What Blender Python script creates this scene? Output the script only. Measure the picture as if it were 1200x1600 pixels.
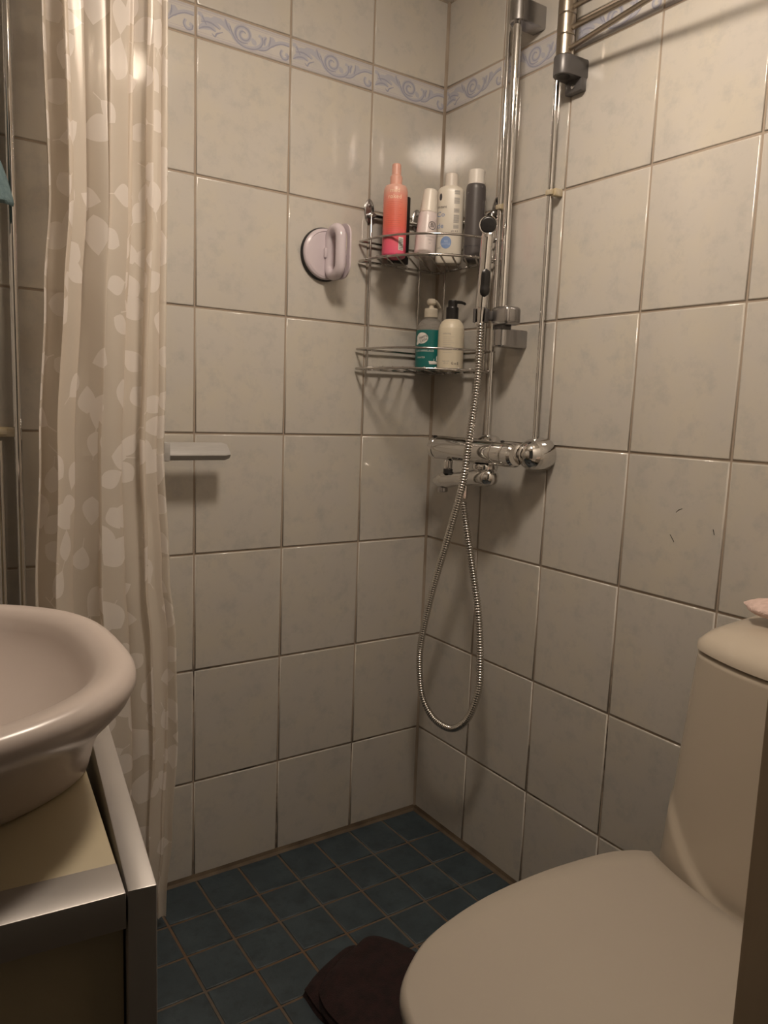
import bpy, bmesh, math, random
from mathutils import Vector, Matrix, noise as mnoise

for _o in list(bpy.data.objects):
    bpy.data.objects.remove(_o)
random.seed(7)
SC = bpy.context.scene
COL = SC.collection
PI = math.pi

# ------------------------------------------------------------------ camera
cam_data = bpy.data.cameras.new('camera')
cam_data.sensor_fit = 'HORIZONTAL'
cam_data.sensor_width = 36.0
cam_data.lens = 36.0 * 1189.9 / 1200.0
cam_data.clip_start = 0.02
cam = bpy.data.objects.new('camera', cam_data)
COL.objects.link(cam)
_r = Vector((0.83011502, -0.55642315, 0.03608778))
_d = Vector((-0.04460526, -0.13078015, -0.99040745))
_f = Vector((0.5558052, 0.8205424, -0.13338196))
_m = Matrix.Identity(4)
for i in range(3):
    _m[i][0] = _r[i]; _m[i][1] = -_d[i]; _m[i][2] = -_f[i]
_m.translation = Vector((-1.14263, -1.49507, 1.03272))
cam.matrix_world = _m
SC.camera = cam

# ------------------------------------------------------------------ world and exposure
SC.view_settings.view_transform = 'Standard'
SC.view_settings.look = 'None'
SC.view_settings.gamma = 1.0
SC.view_settings.use_curve_mapping = False
SC.view_settings.exposure = 0.0
SC.cycles.max_bounces = 10
SC.cycles.diffuse_bounces = 6
SC.cycles.glossy_bounces = 5
SC.cycles.transmission_bounces = 8
SC.cycles.transparent_max_bounces = 16
SC.cycles.caustics_reflective = False
SC.cycles.caustics_refractive = False
SC.cycles.sample_clamp_indirect = 60.0
SC.cycles.use_denoising = True
SC.cycles.use_adaptive_sampling = False
world = bpy.data.worlds.new('world')
SC.world = world
world.use_nodes = True
world.node_tree.nodes['Background'].inputs[0].default_value = (1.0, 0.85, 0.65, 1)
world.node_tree.nodes['Background'].inputs[1].default_value = 0.03

LAMP_XY = (-0.572, -0.752)
LAMP_POWER = 79.0
LAMP_COL = (1.0, 0.85, 0.70)
CEIL = 1.957
DROP = 0.015          # everything that is not built from the floor sits this much lower than its own figures
CEILO = CEIL + DROP

# ------------------------------------------------------------------ helpers
def nt_new(name):
    m = bpy.data.materials.new(name); m.use_nodes = True
    nt = m.node_tree
    return m, nt, nt.nodes['Principled BSDF']

def mat(name, col, rough=0.5, metal=0.0, **kw):
    m, nt, b = nt_new(name)
    b.inputs['Base Color'].default_value = (*col, 1)
    b.inputs['Roughness'].default_value = rough
    b.inputs['Metallic'].default_value = metal
    for k, v in kw.items():
        b.inputs[k.replace('_', ' ')].default_value = v
    return m

def N(nt, typ, **kw):
    n = nt.nodes.new(typ)
    for k, v in kw.items():
        if k.startswith('i_'):
            n.inputs[int(k[2:]) if k[2:].isdigit() else k[2:].replace('_', ' ')].default_value = v
        else:
            setattr(n, k, v)
    return n

def math_n(nt, op, a, b=None, c=None):
    n = nt.nodes.new('ShaderNodeMath'); n.operation = op
    for i, v in enumerate((a, b, c)):
        if v is None: continue
        if isinstance(v, (int, float)): n.inputs[i].default_value = v
        else: nt.links.new(v, n.inputs[i])
    return n.outputs[0]

def noise_mat(name, c1, c2, scale, rough=0.5, bump=0.0, bscale=None, metal=0.0, detail=4.0, lo=0.35, hi=0.65, coord='Object', stretch=None, **kw):
    m, nt, b = nt_new(name)
    tc = N(nt, 'ShaderNodeTexCoord')
    src = tc.outputs[coord]
    if stretch:
        mp = N(nt, 'ShaderNodeMapping'); mp.inputs['Scale'].default_value = stretch
        nt.links.new(src, mp.inputs[0]); src = mp.outputs[0]
    no = N(nt, 'ShaderNodeTexNoise'); no.inputs['Scale'].default_value = scale; no.inputs['Detail'].default_value = detail
    nt.links.new(src, no.inputs['Vector'])
    r = N(nt, 'ShaderNodeValToRGB')
    r.color_ramp.elements[0].position = lo; r.color_ramp.elements[0].color = (*c1, 1)
    r.color_ramp.elements[1].position = hi; r.color_ramp.elements[1].color = (*c2, 1)
    nt.links.new(no.outputs['Fac'], r.inputs[0]); nt.links.new(r.outputs[0], b.inputs['Base Color'])
    b.inputs['Roughness'].default_value = rough; b.inputs['Metallic'].default_value = metal
    for k, v in kw.items(): b.inputs[k.replace('_', ' ')].default_value = v
    if bump:
        n2 = N(nt, 'ShaderNodeTexNoise'); n2.inputs['Scale'].default_value = bscale or scale * 4; n2.inputs['Detail'].default_value = 3
        nt.links.new(src, n2.inputs['Vector'])
        bp = N(nt, 'ShaderNodeBump'); bp.inputs['Strength'].default_value = bump; bp.inputs['Distance'].default_value = 0.002
        nt.links.new(n2.outputs['Fac'], bp.inputs['Height']); nt.links.new(bp.outputs[0], b.inputs['Normal'])
    return m

class MB:
    """collects faces, builds ONE mesh object"""
    def __init__(s): s.v = []; s.f = []; s.m = []; s.mi = 0
    def add(s, vs, fs):
        o = len(s.v); s.v += [Vector(v) for v in vs]
        for f in fs: s.f.append([i + o for i in f]); s.m.append(s.mi)
        return s
    def xf(s, M, start=0):
        for i in range(start, len(s.v)): s.v[i] = M @ s.v[i]
        return s
    def rings(s, rings, cap0=True, cap1=True, closed=True):
        n = len(rings[0]); o = len(s.v); fs = []
        for r in rings: s.v += [Vector(p) for p in r]
        for k in range(len(rings) - 1):
            for i in range(n if closed else n - 1):
                j = (i + 1) % n
                fs.append([o + k*n + i, o + k*n + j, o + (k+1)*n + j, o + (k+1)*n + i])
        if cap0: fs.append([o + i for i in reversed(range(n))])
        if cap1: fs.append([o + (len(rings)-1)*n + i for i in range(n)])
        for f in fs: s.f.append(f); s.m.append(s.mi)
        return s
    def lathe(s, prof, n=24, M=None, cap0=True, cap1=True):
        st = len(s.v)
        q = [prof[0]]
        for (r0, z0), (r1, z1) in zip(prof, prof[1:]):     # support loops keep long straight walls straight under smooth shading
            L = math.hypot(r1-r0, z1-z0)
            if L > .005:
                e = min(.0012, L*.2)/L
                q += [(r0+(r1-r0)*e, z0+(z1-z0)*e), (r1+(r0-r1)*e, z1+(z0-z1)*e)]
            q.append((r1, z1))
        prof = q
        s.rings([[(r*math.cos(2*PI*i/n), r*math.sin(2*PI*i/n), z) for i in range(n)] for r, z in prof], cap0, cap1)
        if M is not None: s.xf(M, st)
        return s
    def tube(s, pts, r, n=10, cap=True, closed=False):
        pts = [Vector(p) for p in pts]; L = len(pts)
        rad = r if isinstance(r, (list, tuple)) else [r]*L
        T = []
        for i in range(L):
            if closed: a, b = pts[(i-1) % L], pts[(i+1) % L]
            else: a, b = pts[max(i-1, 0)], pts[min(i+1, L-1)]
            T.append((b - a).normalized())
        u = T[0].orthogonal().normalized(); rs = []
        for i in range(L):
            u = (u - T[i]*u.dot(T[i])).normalized(); w = T[i].cross(u)
            rs.append([pts[i] + (u*math.cos(2*PI*k/n) + w*math.sin(2*PI*k/n))*rad[i] for k in range(n)])
        if closed: rs.append(rs[0])
        return s.rings(rs, cap and not closed, cap and not closed)
    def box(s, x0, x1, y0, y1, z0, z1, b=0.0, M=None, seg=2):
        bm = bmesh.new(); bmesh.ops.create_cube(bm, size=1)
        for v in bm.verts:
            v.co = Vector(((x0+x1)/2 + v.co.x*(x1-x0), (y0+y1)/2 + v.co.y*(y1-y0), (z0+z1)/2 + v.co.z*(z1-z0)))
        if b: bmesh.ops.bevel(bm, geom=bm.edges[:], offset=b, segments=seg, affect='EDGES', profile=0.5)
        bm.verts.index_update(); vs = [v.co.copy() for v in bm.verts]; fs = [[v.index for v in f.verts] for f in bm.faces]
        bm.free()
        if M is not None: vs = [M @ v for v in vs]
        return s.add(vs, fs)
    def prism(s, poly, z0, z1, M=None):
        n = len(poly)
        st = len(s.v)
        s.rings([[(x, y, z0) for x, y in poly], [(x, y, z1) for x, y in poly]])
        if M is not None: s.xf(M, st)
        return s
    def build(s, name, mats, parent=None, smooth=35, loc=None, fix=True):
        me = bpy.data.meshes.new(name)
        org = Vector(loc) if loc is not None else Vector((0, 0, 0))
        me.from_pydata([tuple(v - org) for v in s.v], [], s.f)
        mats = mats if isinstance(mats, (list, tuple)) else [mats]
        for m in mats: me.materials.append(m)
        for p, i in zip(me.polygons, s.m): p.material_index = i
        if fix:
            bm = bmesh.new(); bm.from_mesh(me); bmesh.ops.recalc_face_normals(bm, faces=bm.faces[:]); bm.to_mesh(me); bm.free()
        if smooth:
            me.shade_smooth()
            if smooth < 180: me.set_sharp_from_angle(angle=math.radians(smooth))
        me.update()
        o = bpy.data.objects.new(name, me); COL.objects.link(o)
        if parent is not None: o.parent = parent
        o.location = org
        return o

def tag(o, label=None, cat=None, group=None, kind=None):
    if label: o['label'] = label
    if cat: o['category'] = cat
    if group: o['group'] = group
    if kind: o['kind'] = kind
    return o

def thing(name, label, cat, loc=(0, 0, 0), rz=0.0, group=None):
    o = bpy.data.objects.new(name, None); COL.objects.link(o)
    o.empty_display_size = 0.05
    o.location = loc; o.rotation_euler = (0, 0, rz)
    return tag(o, label, cat, group)

def T(x, y, z): return Matrix.Translation((x, y, z))
def RX(a): return Matrix.Rotation(a, 4, 'X')
def RY(a): return Matrix.Rotation(a, 4, 'Y')
def RZ(a): return Matrix.Rotation(a, 4, 'Z')

def spline(pts, n):
    """Catmull-Rom through pts, n points per span"""
    P = [Vector(p) for p in pts]; P = [2*P[0]-P[1]] + P + [2*P[-1]-P[-2]]; out = []
    for i in range(1, len(P)-2):
        for k in range(n):
            t = k/n; a, b, c, d = P[i-1], P[i], P[i+1], P[i+2]
            out.append(0.5*((2*b) + (c-a)*t + (2*a-5*b+4*c-d)*t*t + (-a+3*b-3*c+d)*t**3))
    out.append(P[-2]); return out

def sell(cx, cy, hx, hy, e, n, z):
    """superellipse ring"""
    out = []
    for i in range(n):
        t = 2*PI*i/n; c, s_ = math.cos(t), math.sin(t)
        out.append((cx + hx*math.copysign(abs(c)**(2/e), c), cy + hy*math.copysign(abs(s_)**(2/e), s_), z))
    return out

def interp(tab, x):
    if x <= tab[0][0]: return tab[0][1]
    for (a, va), (b, vb) in zip(tab, tab[1:]):
        if x <= b:
            t = (x-a)/(b-a); t = t*t*(3-2*t)
            return va + (vb-va)*t
    return tab[-1][1]

def smooth01(t): t = min(1, max(0, t)); return t*t*(3-2*t)

# ------------------------------------------------------------------ materials
def tile_material(name, base, warm, cool, rough=0.09, bump=0.018, nscale=9.0, fine=0.0):
    m, nt, b = nt_new(name)
    tc = N(nt, 'ShaderNodeTexCoord'); oi = N(nt, 'ShaderNodeObjectInfo')
    mul = N(nt, 'ShaderNodeVectorMath', operation='SCALE'); mul.inputs[0].default_value = (7.3, 3.1, 5.7)
    off = math_n(nt, 'MULTIPLY', oi.outputs['Random'], 11.0); nt.links.new(off, mul.inputs['Scale'])
    add = N(nt, 'ShaderNodeVectorMath', operation='ADD')
    nt.links.new(tc.outputs['Object'], add.inputs[0]); nt.links.new(mul.outputs[0], add.inputs[1])
    n1 = N(nt, 'ShaderNodeTexNoise'); n1.inputs['Scale'].default_value = nscale; n1.inputs['Detail'].default_value = 5; n1.inputs['Roughness'].default_value = 0.6
    nt.links.new(add.outputs[0], n1.inputs['Vector'])
    n2 = N(nt, 'ShaderNodeTexNoise'); n2.inputs['Scale'].default_value = nscale*2.9; n2.inputs['Detail'].default_value = 7; n2.inputs['Roughness'].default_value = 0.68
    nt.links.new(add.outputs[0], n2.inputs['Vector'])
    r1 = N(nt, 'ShaderNodeMapRange'); r1.inputs[1].default_value = 0.42; r1.inputs[2].default_value = 0.68
    nt.links.new(n1.outputs['Fac'], r1.inputs[0])
    r2 = N(nt, 'ShaderNodeMapRange'); r2.inputs[1].default_value = 0.50; r2.inputs[2].default_value = 0.74
    nt.links.new(n2.outputs['Fac'], r2.inputs[0])
    m1 = N(nt, 'ShaderNodeMix', data_type='RGBA'); m1.inputs[6].default_value = (*base, 1); m1.inputs[7].default_value = (*warm, 1)
    nt.links.new(r1.outputs[0], m1.inputs[0])
    m2 = N(nt, 'ShaderNodeMix', data_type='RGBA'); m2.inputs[7].default_value = (*cool, 1)
    nt.links.new(m1.outputs[2], m2.inputs[6]); nt.links.new(r2.outputs[0], m2.inputs[0])
    hv = N(nt, 'ShaderNodeHueSaturation')
    val = math_n(nt, 'MULTIPLY_ADD', oi.outputs['Random'], 0.05, 0.975); nt.links.new(val, hv.inputs['Value'])
    nt.links.new(m2.outputs[2], hv.inputs['Color']); nt.links.new(hv.outputs[0], b.inputs['Base Color'])
    b.inputs['Roughness'].default_value = rough; b.inputs['IOR'].default_value = 1.62
    n3 = N(nt, 'ShaderNodeTexNoise'); n3.inputs['Scale'].default_value = 260 if not fine else fine; n3.inputs['Detail'].default_value = 2
    nt.links.new(add.outputs[0], n3.inputs['Vector'])
    bp = N(nt, 'ShaderNodeBump'); bp.inputs['Strength'].default_value = bump; bp.inputs['Distance'].default_value = 0.0015
    nt.links.new(n3.outputs['Fac'], bp.inputs['Height']); nt.links.new(bp.outputs[0], b.inputs['Normal'])
    return m

M_TILE = tile_material('glazed_wall_tile', (0.535, 0.505, 0.465), (0.56, 0.52, 0.45), (0.45, 0.435, 0.41))
M_BORDER = tile_material('glazed_border_tile', (0.55, 0.53, 0.51), (0.57, 0.54, 0.505), (0.49, 0.485, 0.49))
M_FLOOR = tile_material('blue_floor_tile', (0.025, 0.041, 0.052), (0.039, 0.060, 0.073), (0.012, 0.020, 0.026), rough=0.5, bump=0.35, nscale=14, fine=120)
M_SCROLL = mat('blue_print', (0.435, 0.435, 0.49), 0.15)
M_SCROLL2 = mat('dark_blue_print', (0.33, 0.335, 0.41), 0.15)
M_BAND = mat('pale_band_print', (0.48, 0.455, 0.475), 0.15)

def grout_material():
    m, nt, b = nt_new('grout')
    geo = N(nt, 'ShaderNodeNewGeometry')
    n1 = N(nt, 'ShaderNodeTexNoise'); n1.inputs['Scale'].default_value = 5.5; n1.inputs['Detail'].default_value = 6; n1.inputs['Roughness'].default_value = 0.65
    nt.links.new(geo.outputs['Position'], n1.inputs['Vector'])
    sep = N(nt, 'ShaderNodeSeparateXYZ'); nt.links.new(geo.outputs['Position'], sep.inputs[0])
    # mould grows in the wet lower joints
    low = N(nt, 'ShaderNodeMapRange'); low.inputs[1].default_value = 1.1; low.inputs[2].default_value = 0.1; low.inputs[3].default_value = -0.10; low.inputs[4].default_value = 0.06
    nt.links.new(sep.outputs[2], low.inputs[0])
    s = math_n(nt, 'ADD', n1.outputs['Fac'], low.outputs[0])
    r = N(nt, 'ShaderNodeValToRGB')
    r.color_ramp.elements[0].position = 0.54; r.color_ramp.elements[0].color = (0.36, 0.295, 0.235, 1)
    r.color_ramp.elements[1].position = 0.66; r.color_ramp.elements[1].color = (0.035, 0.028, 0.024, 1)
    nt.links.new(s, r.inputs[0]); nt.links.new(r.outputs[0], b.inputs['Base Color'])
    b.inputs['Roughness'].default_value = 0.9
    return m
M_GROUT = grout_material()
M_FGROUT = noise_mat('floor_grout', (0.115, 0.093, 0.072), (0.125, 0.078, 0.046), 7, 0.9, lo=0.42, hi=0.6, coord='Object')
M_BEAD = noise_mat('stained_silicone', (0.13, 0.095, 0.06), (0.06, 0.04, 0.024), 14, 0.7)
M_CHROME = mat('chrome', (0.72, 0.71, 0.70), 0.07, 1.0)
M_CHROME2 = mat('brushed_chrome', (0.42, 0.41, 0.41), 0.26, 1.0)
M_STEEL = mat('satin_steel', (0.42, 0.37, 0.31), 0.28, 1.0)
M_WIRE = mat('wire_chrome', (0.52, 0.50, 0.48), 0.16, 1.0)
M_DKMETAL = mat('dark_grey_plastic_cap', (0.10, 0.095, 0.095), 0.35, 0.3)
M_BLACK = mat('black_plastic', (0.012, 0.011, 0.011), 0.3)
M_RUBBER = mat('black_rubber', (0.018, 0.017, 0.017), 0.6)
M_WHITEP = mat('white_plastic', (0.68, 0.64, 0.59), 0.35)
M_LILAC = mat('lilac_white_plastic', (0.60, 0.53, 0.575), 0.18)
M_CERAMIC = noise_mat('vitreous_china', (0.53, 0.455, 0.415), (0.55, 0.475, 0.435), 3, 0.28, Coat_Weight=0.06)
M_TOILET = noise_mat('cream_china', (0.47, 0.41, 0.335), (0.49, 0.425, 0.345), 3, 0.22, Coat_Weight=0.15)
M_SEATP = noise_mat('cream_seat_plastic', (0.37, 0.325, 0.275), (0.385, 0.34, 0.285), 4, 0.32)
M_ALU = noise_mat('grey_aluminium', (0.40, 0.385, 0.37), (0.45, 0.435, 0.42), 30, 0.4, metal=0.15, stretch=(1, 40, 40))
M_CREAM = noise_mat('cream_melamine', (0.42, 0.355, 0.235), (0.45, 0.38, 0.25), 6, 0.4)
M_GREYL = noise_mat('grey_laminate', (0.33, 0.295, 0.265), (0.36, 0.32, 0.285), 8, 0.45)
M_EDGE = noise_mat('satin_metal_edging', (.40, .375, .355), (.43, .405, .385), 12, .42, metal=.6)
M_PAINT = noise_mat('ceiling_paint', (0.68, 0.65, 0.60), (0.72, 0.69, 0.64), 6, 0.7)
M_JAMB = noise_mat('brown_door_frame', (0.44, 0.35, 0.25), (0.50, 0.41, 0.30), 9, 0.45, stretch=(6, 6, 0.6))
M_TEALC = noise_mat('teal_terry', (0.115, 0.18, 0.20), (0.16, 0.235, 0.25), 90, 0.95, bump=0.8, bscale=500)
M_MAROON = noise_mat('maroon_terry', (0.012, 0.0042, 0.004), (0.024, 0.008, 0.0075), 60, 0.95, bump=0.8, bscale=420)
M_PINKC = noise_mat('pink_terry', (0.58, 0.43, 0.38), (0.68, 0.52, 0.47), 120, 0.95, bump=1.0, bscale=380)
M_TEXT = mat('print_dark', (0.06, 0.055, 0.06), 0.5)
M_TEXTG = mat('print_grey', (0.30, 0.29, 0.29), 0.5)
M_TEXTB = mat('print_blue', (0.20, 0.29, 0.52), 0.5)
M_TEXTW = mat('print_white', (0.72, 0.70, 0.66), 0.5)
M_TEXTC = mat('print_cream', (0.85, 0.66, 0.50), 0.5)
M_TEXTF = mat('print_faint', (0.48, 0.44, 0.39), 0.5)

# ------------------------------------------------------------------ tiles
W = 0.1995            # column pitch
H = 0.24884           # row pitch
Z6 = 0.2245           # top of the cut bottom row
GAP = 0.0038
_tile_cache = {}
def tile_mesh(w, h, mtl, name, bev=0.0016, t=0.006):
    """glazed tile in local coords: face at y=0 looking to -y, centred on x,z, body behind it"""
    key = (round(w, 4), round(h, 4), mtl.name)
    if key in _tile_cache: return _tile_cache[key]
    vs, nr = [], []
    def ring(ins, y, tilt):
        hx, hz = w/2-ins, h/2-ins
        for sx, sz in ((-1, -1), (1, -1), (1, 1), (-1, 1)):
            vs.append((sx*hx, y, sz*hz)); nr.append(Vector((sx*math.sin(tilt)*.7, -math.cos(tilt), sz*math.sin(tilt)*.7)).normalized())
    ring(bev*1.6, 0, 0); ring(bev*0.6, 0.0004, 0.75); ring(0, bev, 1.35); ring(0, t, 1.5)
    fs = [(0, 1, 2, 3)]
    for k in range(3):
        for i in range(4):
            j = (i+1) % 4; fs.append((4*k+i, 4*k+4+i, 4*k+4+j, 4*k+j))
    fs.append((15, 14, 13, 12))
    me = bpy.data.meshes.new(name); me.from_pydata(vs, [], fs); me.materials.append(mtl); me.shade_smooth(); me.update()
    me.normals_split_custom_set_from_vertices(nr)
    _tile_cache[key] = me
    return me

def place_tile(me, name, parent, M):
    o = bpy.data.objects.new(name, me); COL.objects.link(o); o.parent = parent
    o.matrix_local = M
    return o

# scroll ornament for the border tiles, in tile coordinates (mm, u right, v up)
_sy = 0
def stroke(mb, pts, w0, w1=None, wm=None, n=10, y=-0.00025):
    P = spline([(p[0], 0, p[1]) for p in pts], n); L = len(P)
    global _sy
    _sy += 1; y -= (_sy % 40)*0.000004
    a, b = [], []
    for i, p in enumerate(P):
        t = i/(L-1)
        w = (w0 if w1 is None else w0 + (w1-w0)*t)
        if wm is not None: w = w0 + (wm-w0)*math.sin(PI*t) if w1 is None else w
        w = w*1.25
        d = (P[min(i+1, L-1)] - P[max(i-1, 0)]).normalized(); nn = Vector((-d.z, 0, d.x))
        a.append(p + nn*w/2); b.append(p - nn*w/2)
    vs, fs = [], []
    for p, q in zip(a, b): vs += [(p.x/1000, y, p.z/1000), (q.x/1000, y, q.z/1000)]
    for i in range(L-1): fs.append([2*i, 2*i+2, 2*i+3, 2*i+1])
    mb.add(vs, fs)

def scroll_mesh(w_mm, u0=0.0):
    """ornament clipped (by dropping strokes' vertices) to a tile w_mm wide, starting at pattern offset u0"""
    mb = MB()
    h = 51.5
    sp = [(95 + (3.0+0.82*t)*math.cos(0.55*t-0.4), 28 + (3.0+0.82*t)*math.sin(0.55*t-0.4)*0.92) for t in range(0, 20)]
    # broad pale strokes
    mb.mi = 0; y = -0.00020
    stroke(mb, [(0, 41), (8, 39), (15, 31), (20, 24)], 6, 5, y=y)
    stroke(mb, [(4, 14), (14, 21), (26, 23), (38, 18)], 3, None, 11, y=y)
    stroke(mb, [(8, 30), (20, 33), (34, 31), (48, 25)], 2, None, 10, y=y)
    stroke(mb, [(26, 36), (38, 39), (50, 36), (62, 26)], 2, None, 9, y=y)
    stroke(mb, [(56, 46), (58, 38), (64, 30), (70, 22)], 3, None, 8, y=y)
    stroke(mb, [(62, 40), (68, 28), (76, 16), (90, 9), (108, 8), (124, 13), (133, 23), (132, 33), (126, 35)], 5, 4, y=y)
    stroke(mb, sp[4:], 5.5, 6.5, y=y)
    stroke(mb, [(112, 26), (117, 20), (121, 16)], 3, None, 8, y=y)
    stroke(mb, [(122, 12), (136, 13), (147, 19), (152, 29)], 6, 6, y=y)
    stroke(mb, [(139, 20), (138, 29), (143, 37)], 3, None, 8, y=y)
    stroke(mb, [(150, 22), (156, 30), (155, 40)], 4, None, 12, y=y)
    stroke(mb, [(147, 19), (160, 28), (176, 35), (196, 36)], 5, 6, y=y)
    stroke(mb, [(178, 23), (175, 15), (180, 8), (188, 9), (190, 15), (185, 17)], 4.5, 5, y=y)
    # thin dark strokes
    mb.mi = 1; y = -0.00035
    stroke(mb, [(3, 13), (14, 19), (26, 21), (37, 17)], 1, None, 2.6, y=y)
    stroke(mb, [(8, 27), (20, 30), (32, 29), (46, 23)], 1, None, 2.4, y=y)
    stroke(mb, [(10, 38), (15, 30), (19, 24)], 2, 1.5, y=y)
    stroke(mb, [(30, 12), (36, 8), (40, 14), (52, 20)], 1, None, 2.6, y=y)
    stroke(mb, [(57, 45), (60, 36), (66, 27)], 1.2, None, 2.6, y=y)
    stroke(mb, [(66, 36), (71, 25), (79, 14), (92, 7), (110, 6), (126, 11), (135, 22), (134, 34)], 2.2, 2.0, y=y)
    stroke(mb, sp[2:], 1.6, 2.2, y=y)
    stroke(mb, [(80, 34), (78, 26), (82, 17), (92, 13), (104, 14)], 1, None, 2.4, y=y)
    stroke(mb, [(140, 21), (139, 29), (143, 36)], 1, None, 2.4, y=y)
    stroke(mb, [(148, 20), (151, 30), (151, 40)], 1, None, 2.2, y=y)
    stroke(mb, [(128, 9), (142, 12), (156, 23), (176, 33), (195, 33)], 1.6, 1.6, y=y)
    stroke(mb, [(176, 22), (174, 14), (180, 6), (190, 8), (192, 16)], 1.4, 2.4, y=y)
    # band lines along both long edges
    mb.mi = 2; y = -0.00012
    for v in (3.6, 47.9):
        stroke(mb, [(1.5, v), (98, v), (194, v)], 2.6, y=y, n=1)
    stroke(mb, [(1.5, 43.6), (98, 43.6), (194, 43.6)], 1.0, y=y, n=1)
    stroke(mb, [(1.5, 7.9), (98, 7.9), (194, 7.9)], 1.0, y=y, n=1)
    me = bpy.data.meshes.new('scroll_ornament')
    keepf, keepm = [], []
    V = [Vector((v.x*1000-u0, v.y, v.z)) for v in mb.v]
    for f, mi in zip(mb.f, mb.m):
        if all(0.8 < V[i].x < w_mm-0.8 for i in f): keepf.append(f); keepm.append(mi)
    vs = [((v.x-w_mm/2)/1000, v.y, v.z - h/2000) for v in V]
    # faces look to -y
    ff = []
    for f in keepf:
        a, b, c = Vector(vs[f[0]]), Vector(vs[f[1]]), Vector(vs[f[2]])
        ff.append(f if (b-a).cross(c-a).y < 0 else f[::-1])
    me.from_pydata(vs, [], ff)
    for m in (M_SCROLL, M_SCROLL2, M_BAND): me.materials.append(m)
    for p, mi in zip(me.polygons, keepm): p.material_index = mi
    me.update()
    return me

ZROWS = [(0.0, Z6)] + [(Z6+k*H, Z6+(k+1)*H) for k in range(6)]
ZB0 = Z6 + 6*H; ZB1 = ZB0 + 0.0556
ZROWS_TOP = [(ZB1, CEIL)]
_scroll_cache = {}
def tiled_wall(name, cols, M, slab, ornament=True):
    """cols: list of (x0,x1) in wall coords (face y=0, looking to -y). M maps wall coords to the world"""
    mb = MB(); mb.box(*slab)
    w = mb.xf(M).build(name, M_GROUT, smooth=0); w['kind'] = 'structure'
    for (z0, z1) in ZROWS + ZROWS_TOP:
        for (x0, x1) in cols:
            tw, th = x1-x0-GAP, z1-z0-GAP
            me = tile_mesh(tw, th, M_TILE, 'wall_tile')
            jit = Matrix.Rotation(random.uniform(-.0012, .0012), 4, 'X') @ Matrix.Rotation(random.uniform(-.0012, .0012), 4, 'Z')
            place_tile(me, 'wall_tile', w, M @ T((x0+x1)/2, random.uniform(-.0002, .0002), (z0+z1)/2) @ jit)
    for ci, (x0, x1) in enumerate(cols):
        tw = x1-x0-GAP
        me = tile_mesh(tw, ZB1-ZB0-GAP, M_BORDER, 'border_tile')
        b = place_tile(me, 'border_tile', w, M @ T((x0+x1)/2, 0, (ZB0+ZB1)/2))
        if ornament:
            k = round(tw*1000)
            if k not in _scroll_cache: _scroll_cache[k] = scroll_mesh(tw*1000, max(0, 195.7-tw*1000) if tw < .19 else 0)
            o = bpy.data.objects.new('scroll_ornament', _scroll_cache[k]); COL.objects.link(o); o.parent = b
    return w

XL = -1.50            # left wall
YF = -1.265           # inner face of the wall with the door
# back wall: wall coords = world coords
colsB = []
x = 0.0
while x > XL + 1e-6:
    x2 = max(XL, x - W); colsB.append((x2, x)); x = x2
tiled_wall('wall_back', colsB, Matrix.Identity(4), (XL-0.1, 0.1, 0.0022, 0.10, 0, CEIL+.02))
# right wall: face looks to -x. wall x -> world -y
MR = RZ(-PI/2)
colsR = [(0.0, 0.194)]
x = 0.194
while x < -YF - 1e-6:
    x2 = min(-YF, x + W); colsR.append((x, x2)); x = x2
tiled_wall('wall_right', colsR, MR, (0.0, -YF+0.12, 0.0022, 0.10, 0, CEIL+.02))
# left wall: face looks to +x. wall x -> world +y
ML = T(XL, 0, 0) @ RZ(PI/2)
colsL = [(-c1, -c0) for c0, c1 in [(W*k, min(W*(k+1), -YF)) for k in range(7)] if c1 > c0]
tiled_wall('wall_left', colsL, ML, (YF-0.12, 0.0, 0.0022, 0.10, 0, CEIL+.02), ornament=True)

# floor
mb = MB(); mb.box(XL-0.1, 0.1, YF-1.2, 0.1, -0.08, -0.0018)
floor = mb.build('floor', M_FGROUT, smooth=0); floor['kind'] = 'structure'
P = 0.0975
fx = [0.0, -0.108]
while fx[-1] > XL: fx.append(max(XL, fx[-1]-P))
fy = [0.0, -0.122]
while fy[-1] > YF: fy.append(max(YF, fy[-1]-0.1))
M_FT = RX(-PI/2)      # tile face (-y) turned up to +z
for i in range(len(fx)-1):
    for j in range(len(fy)-1):
        w_, h_ = abs(fx[i+1]-fx[i]), abs(fy[j+1]-fy[j])
        if w_ < .02 or h_ < .02: continue
        me = tile_mesh(w_-.0050, h_-.0050, M_FLOOR, 'floor_tile', bev=.0014, t=0.005)
        place_tile(me, 'floor_tile', floor, T((fx[i]+fx[i+1])/2, (fy[j]+fy[j+1])/2, random.uniform(-.0003, .0003)) @ Matrix.Rotation(random.uniform(-.003, .003), 4, 'Y') @ M_FT)

mb = MB(); mb.box(XL-0.1, 0.1, YF-0.12, 0.1, CEIL, CEIL+0.06)
mb.build('ceiling', M_PAINT, smooth=0)['kind'] = 'structure'

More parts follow.
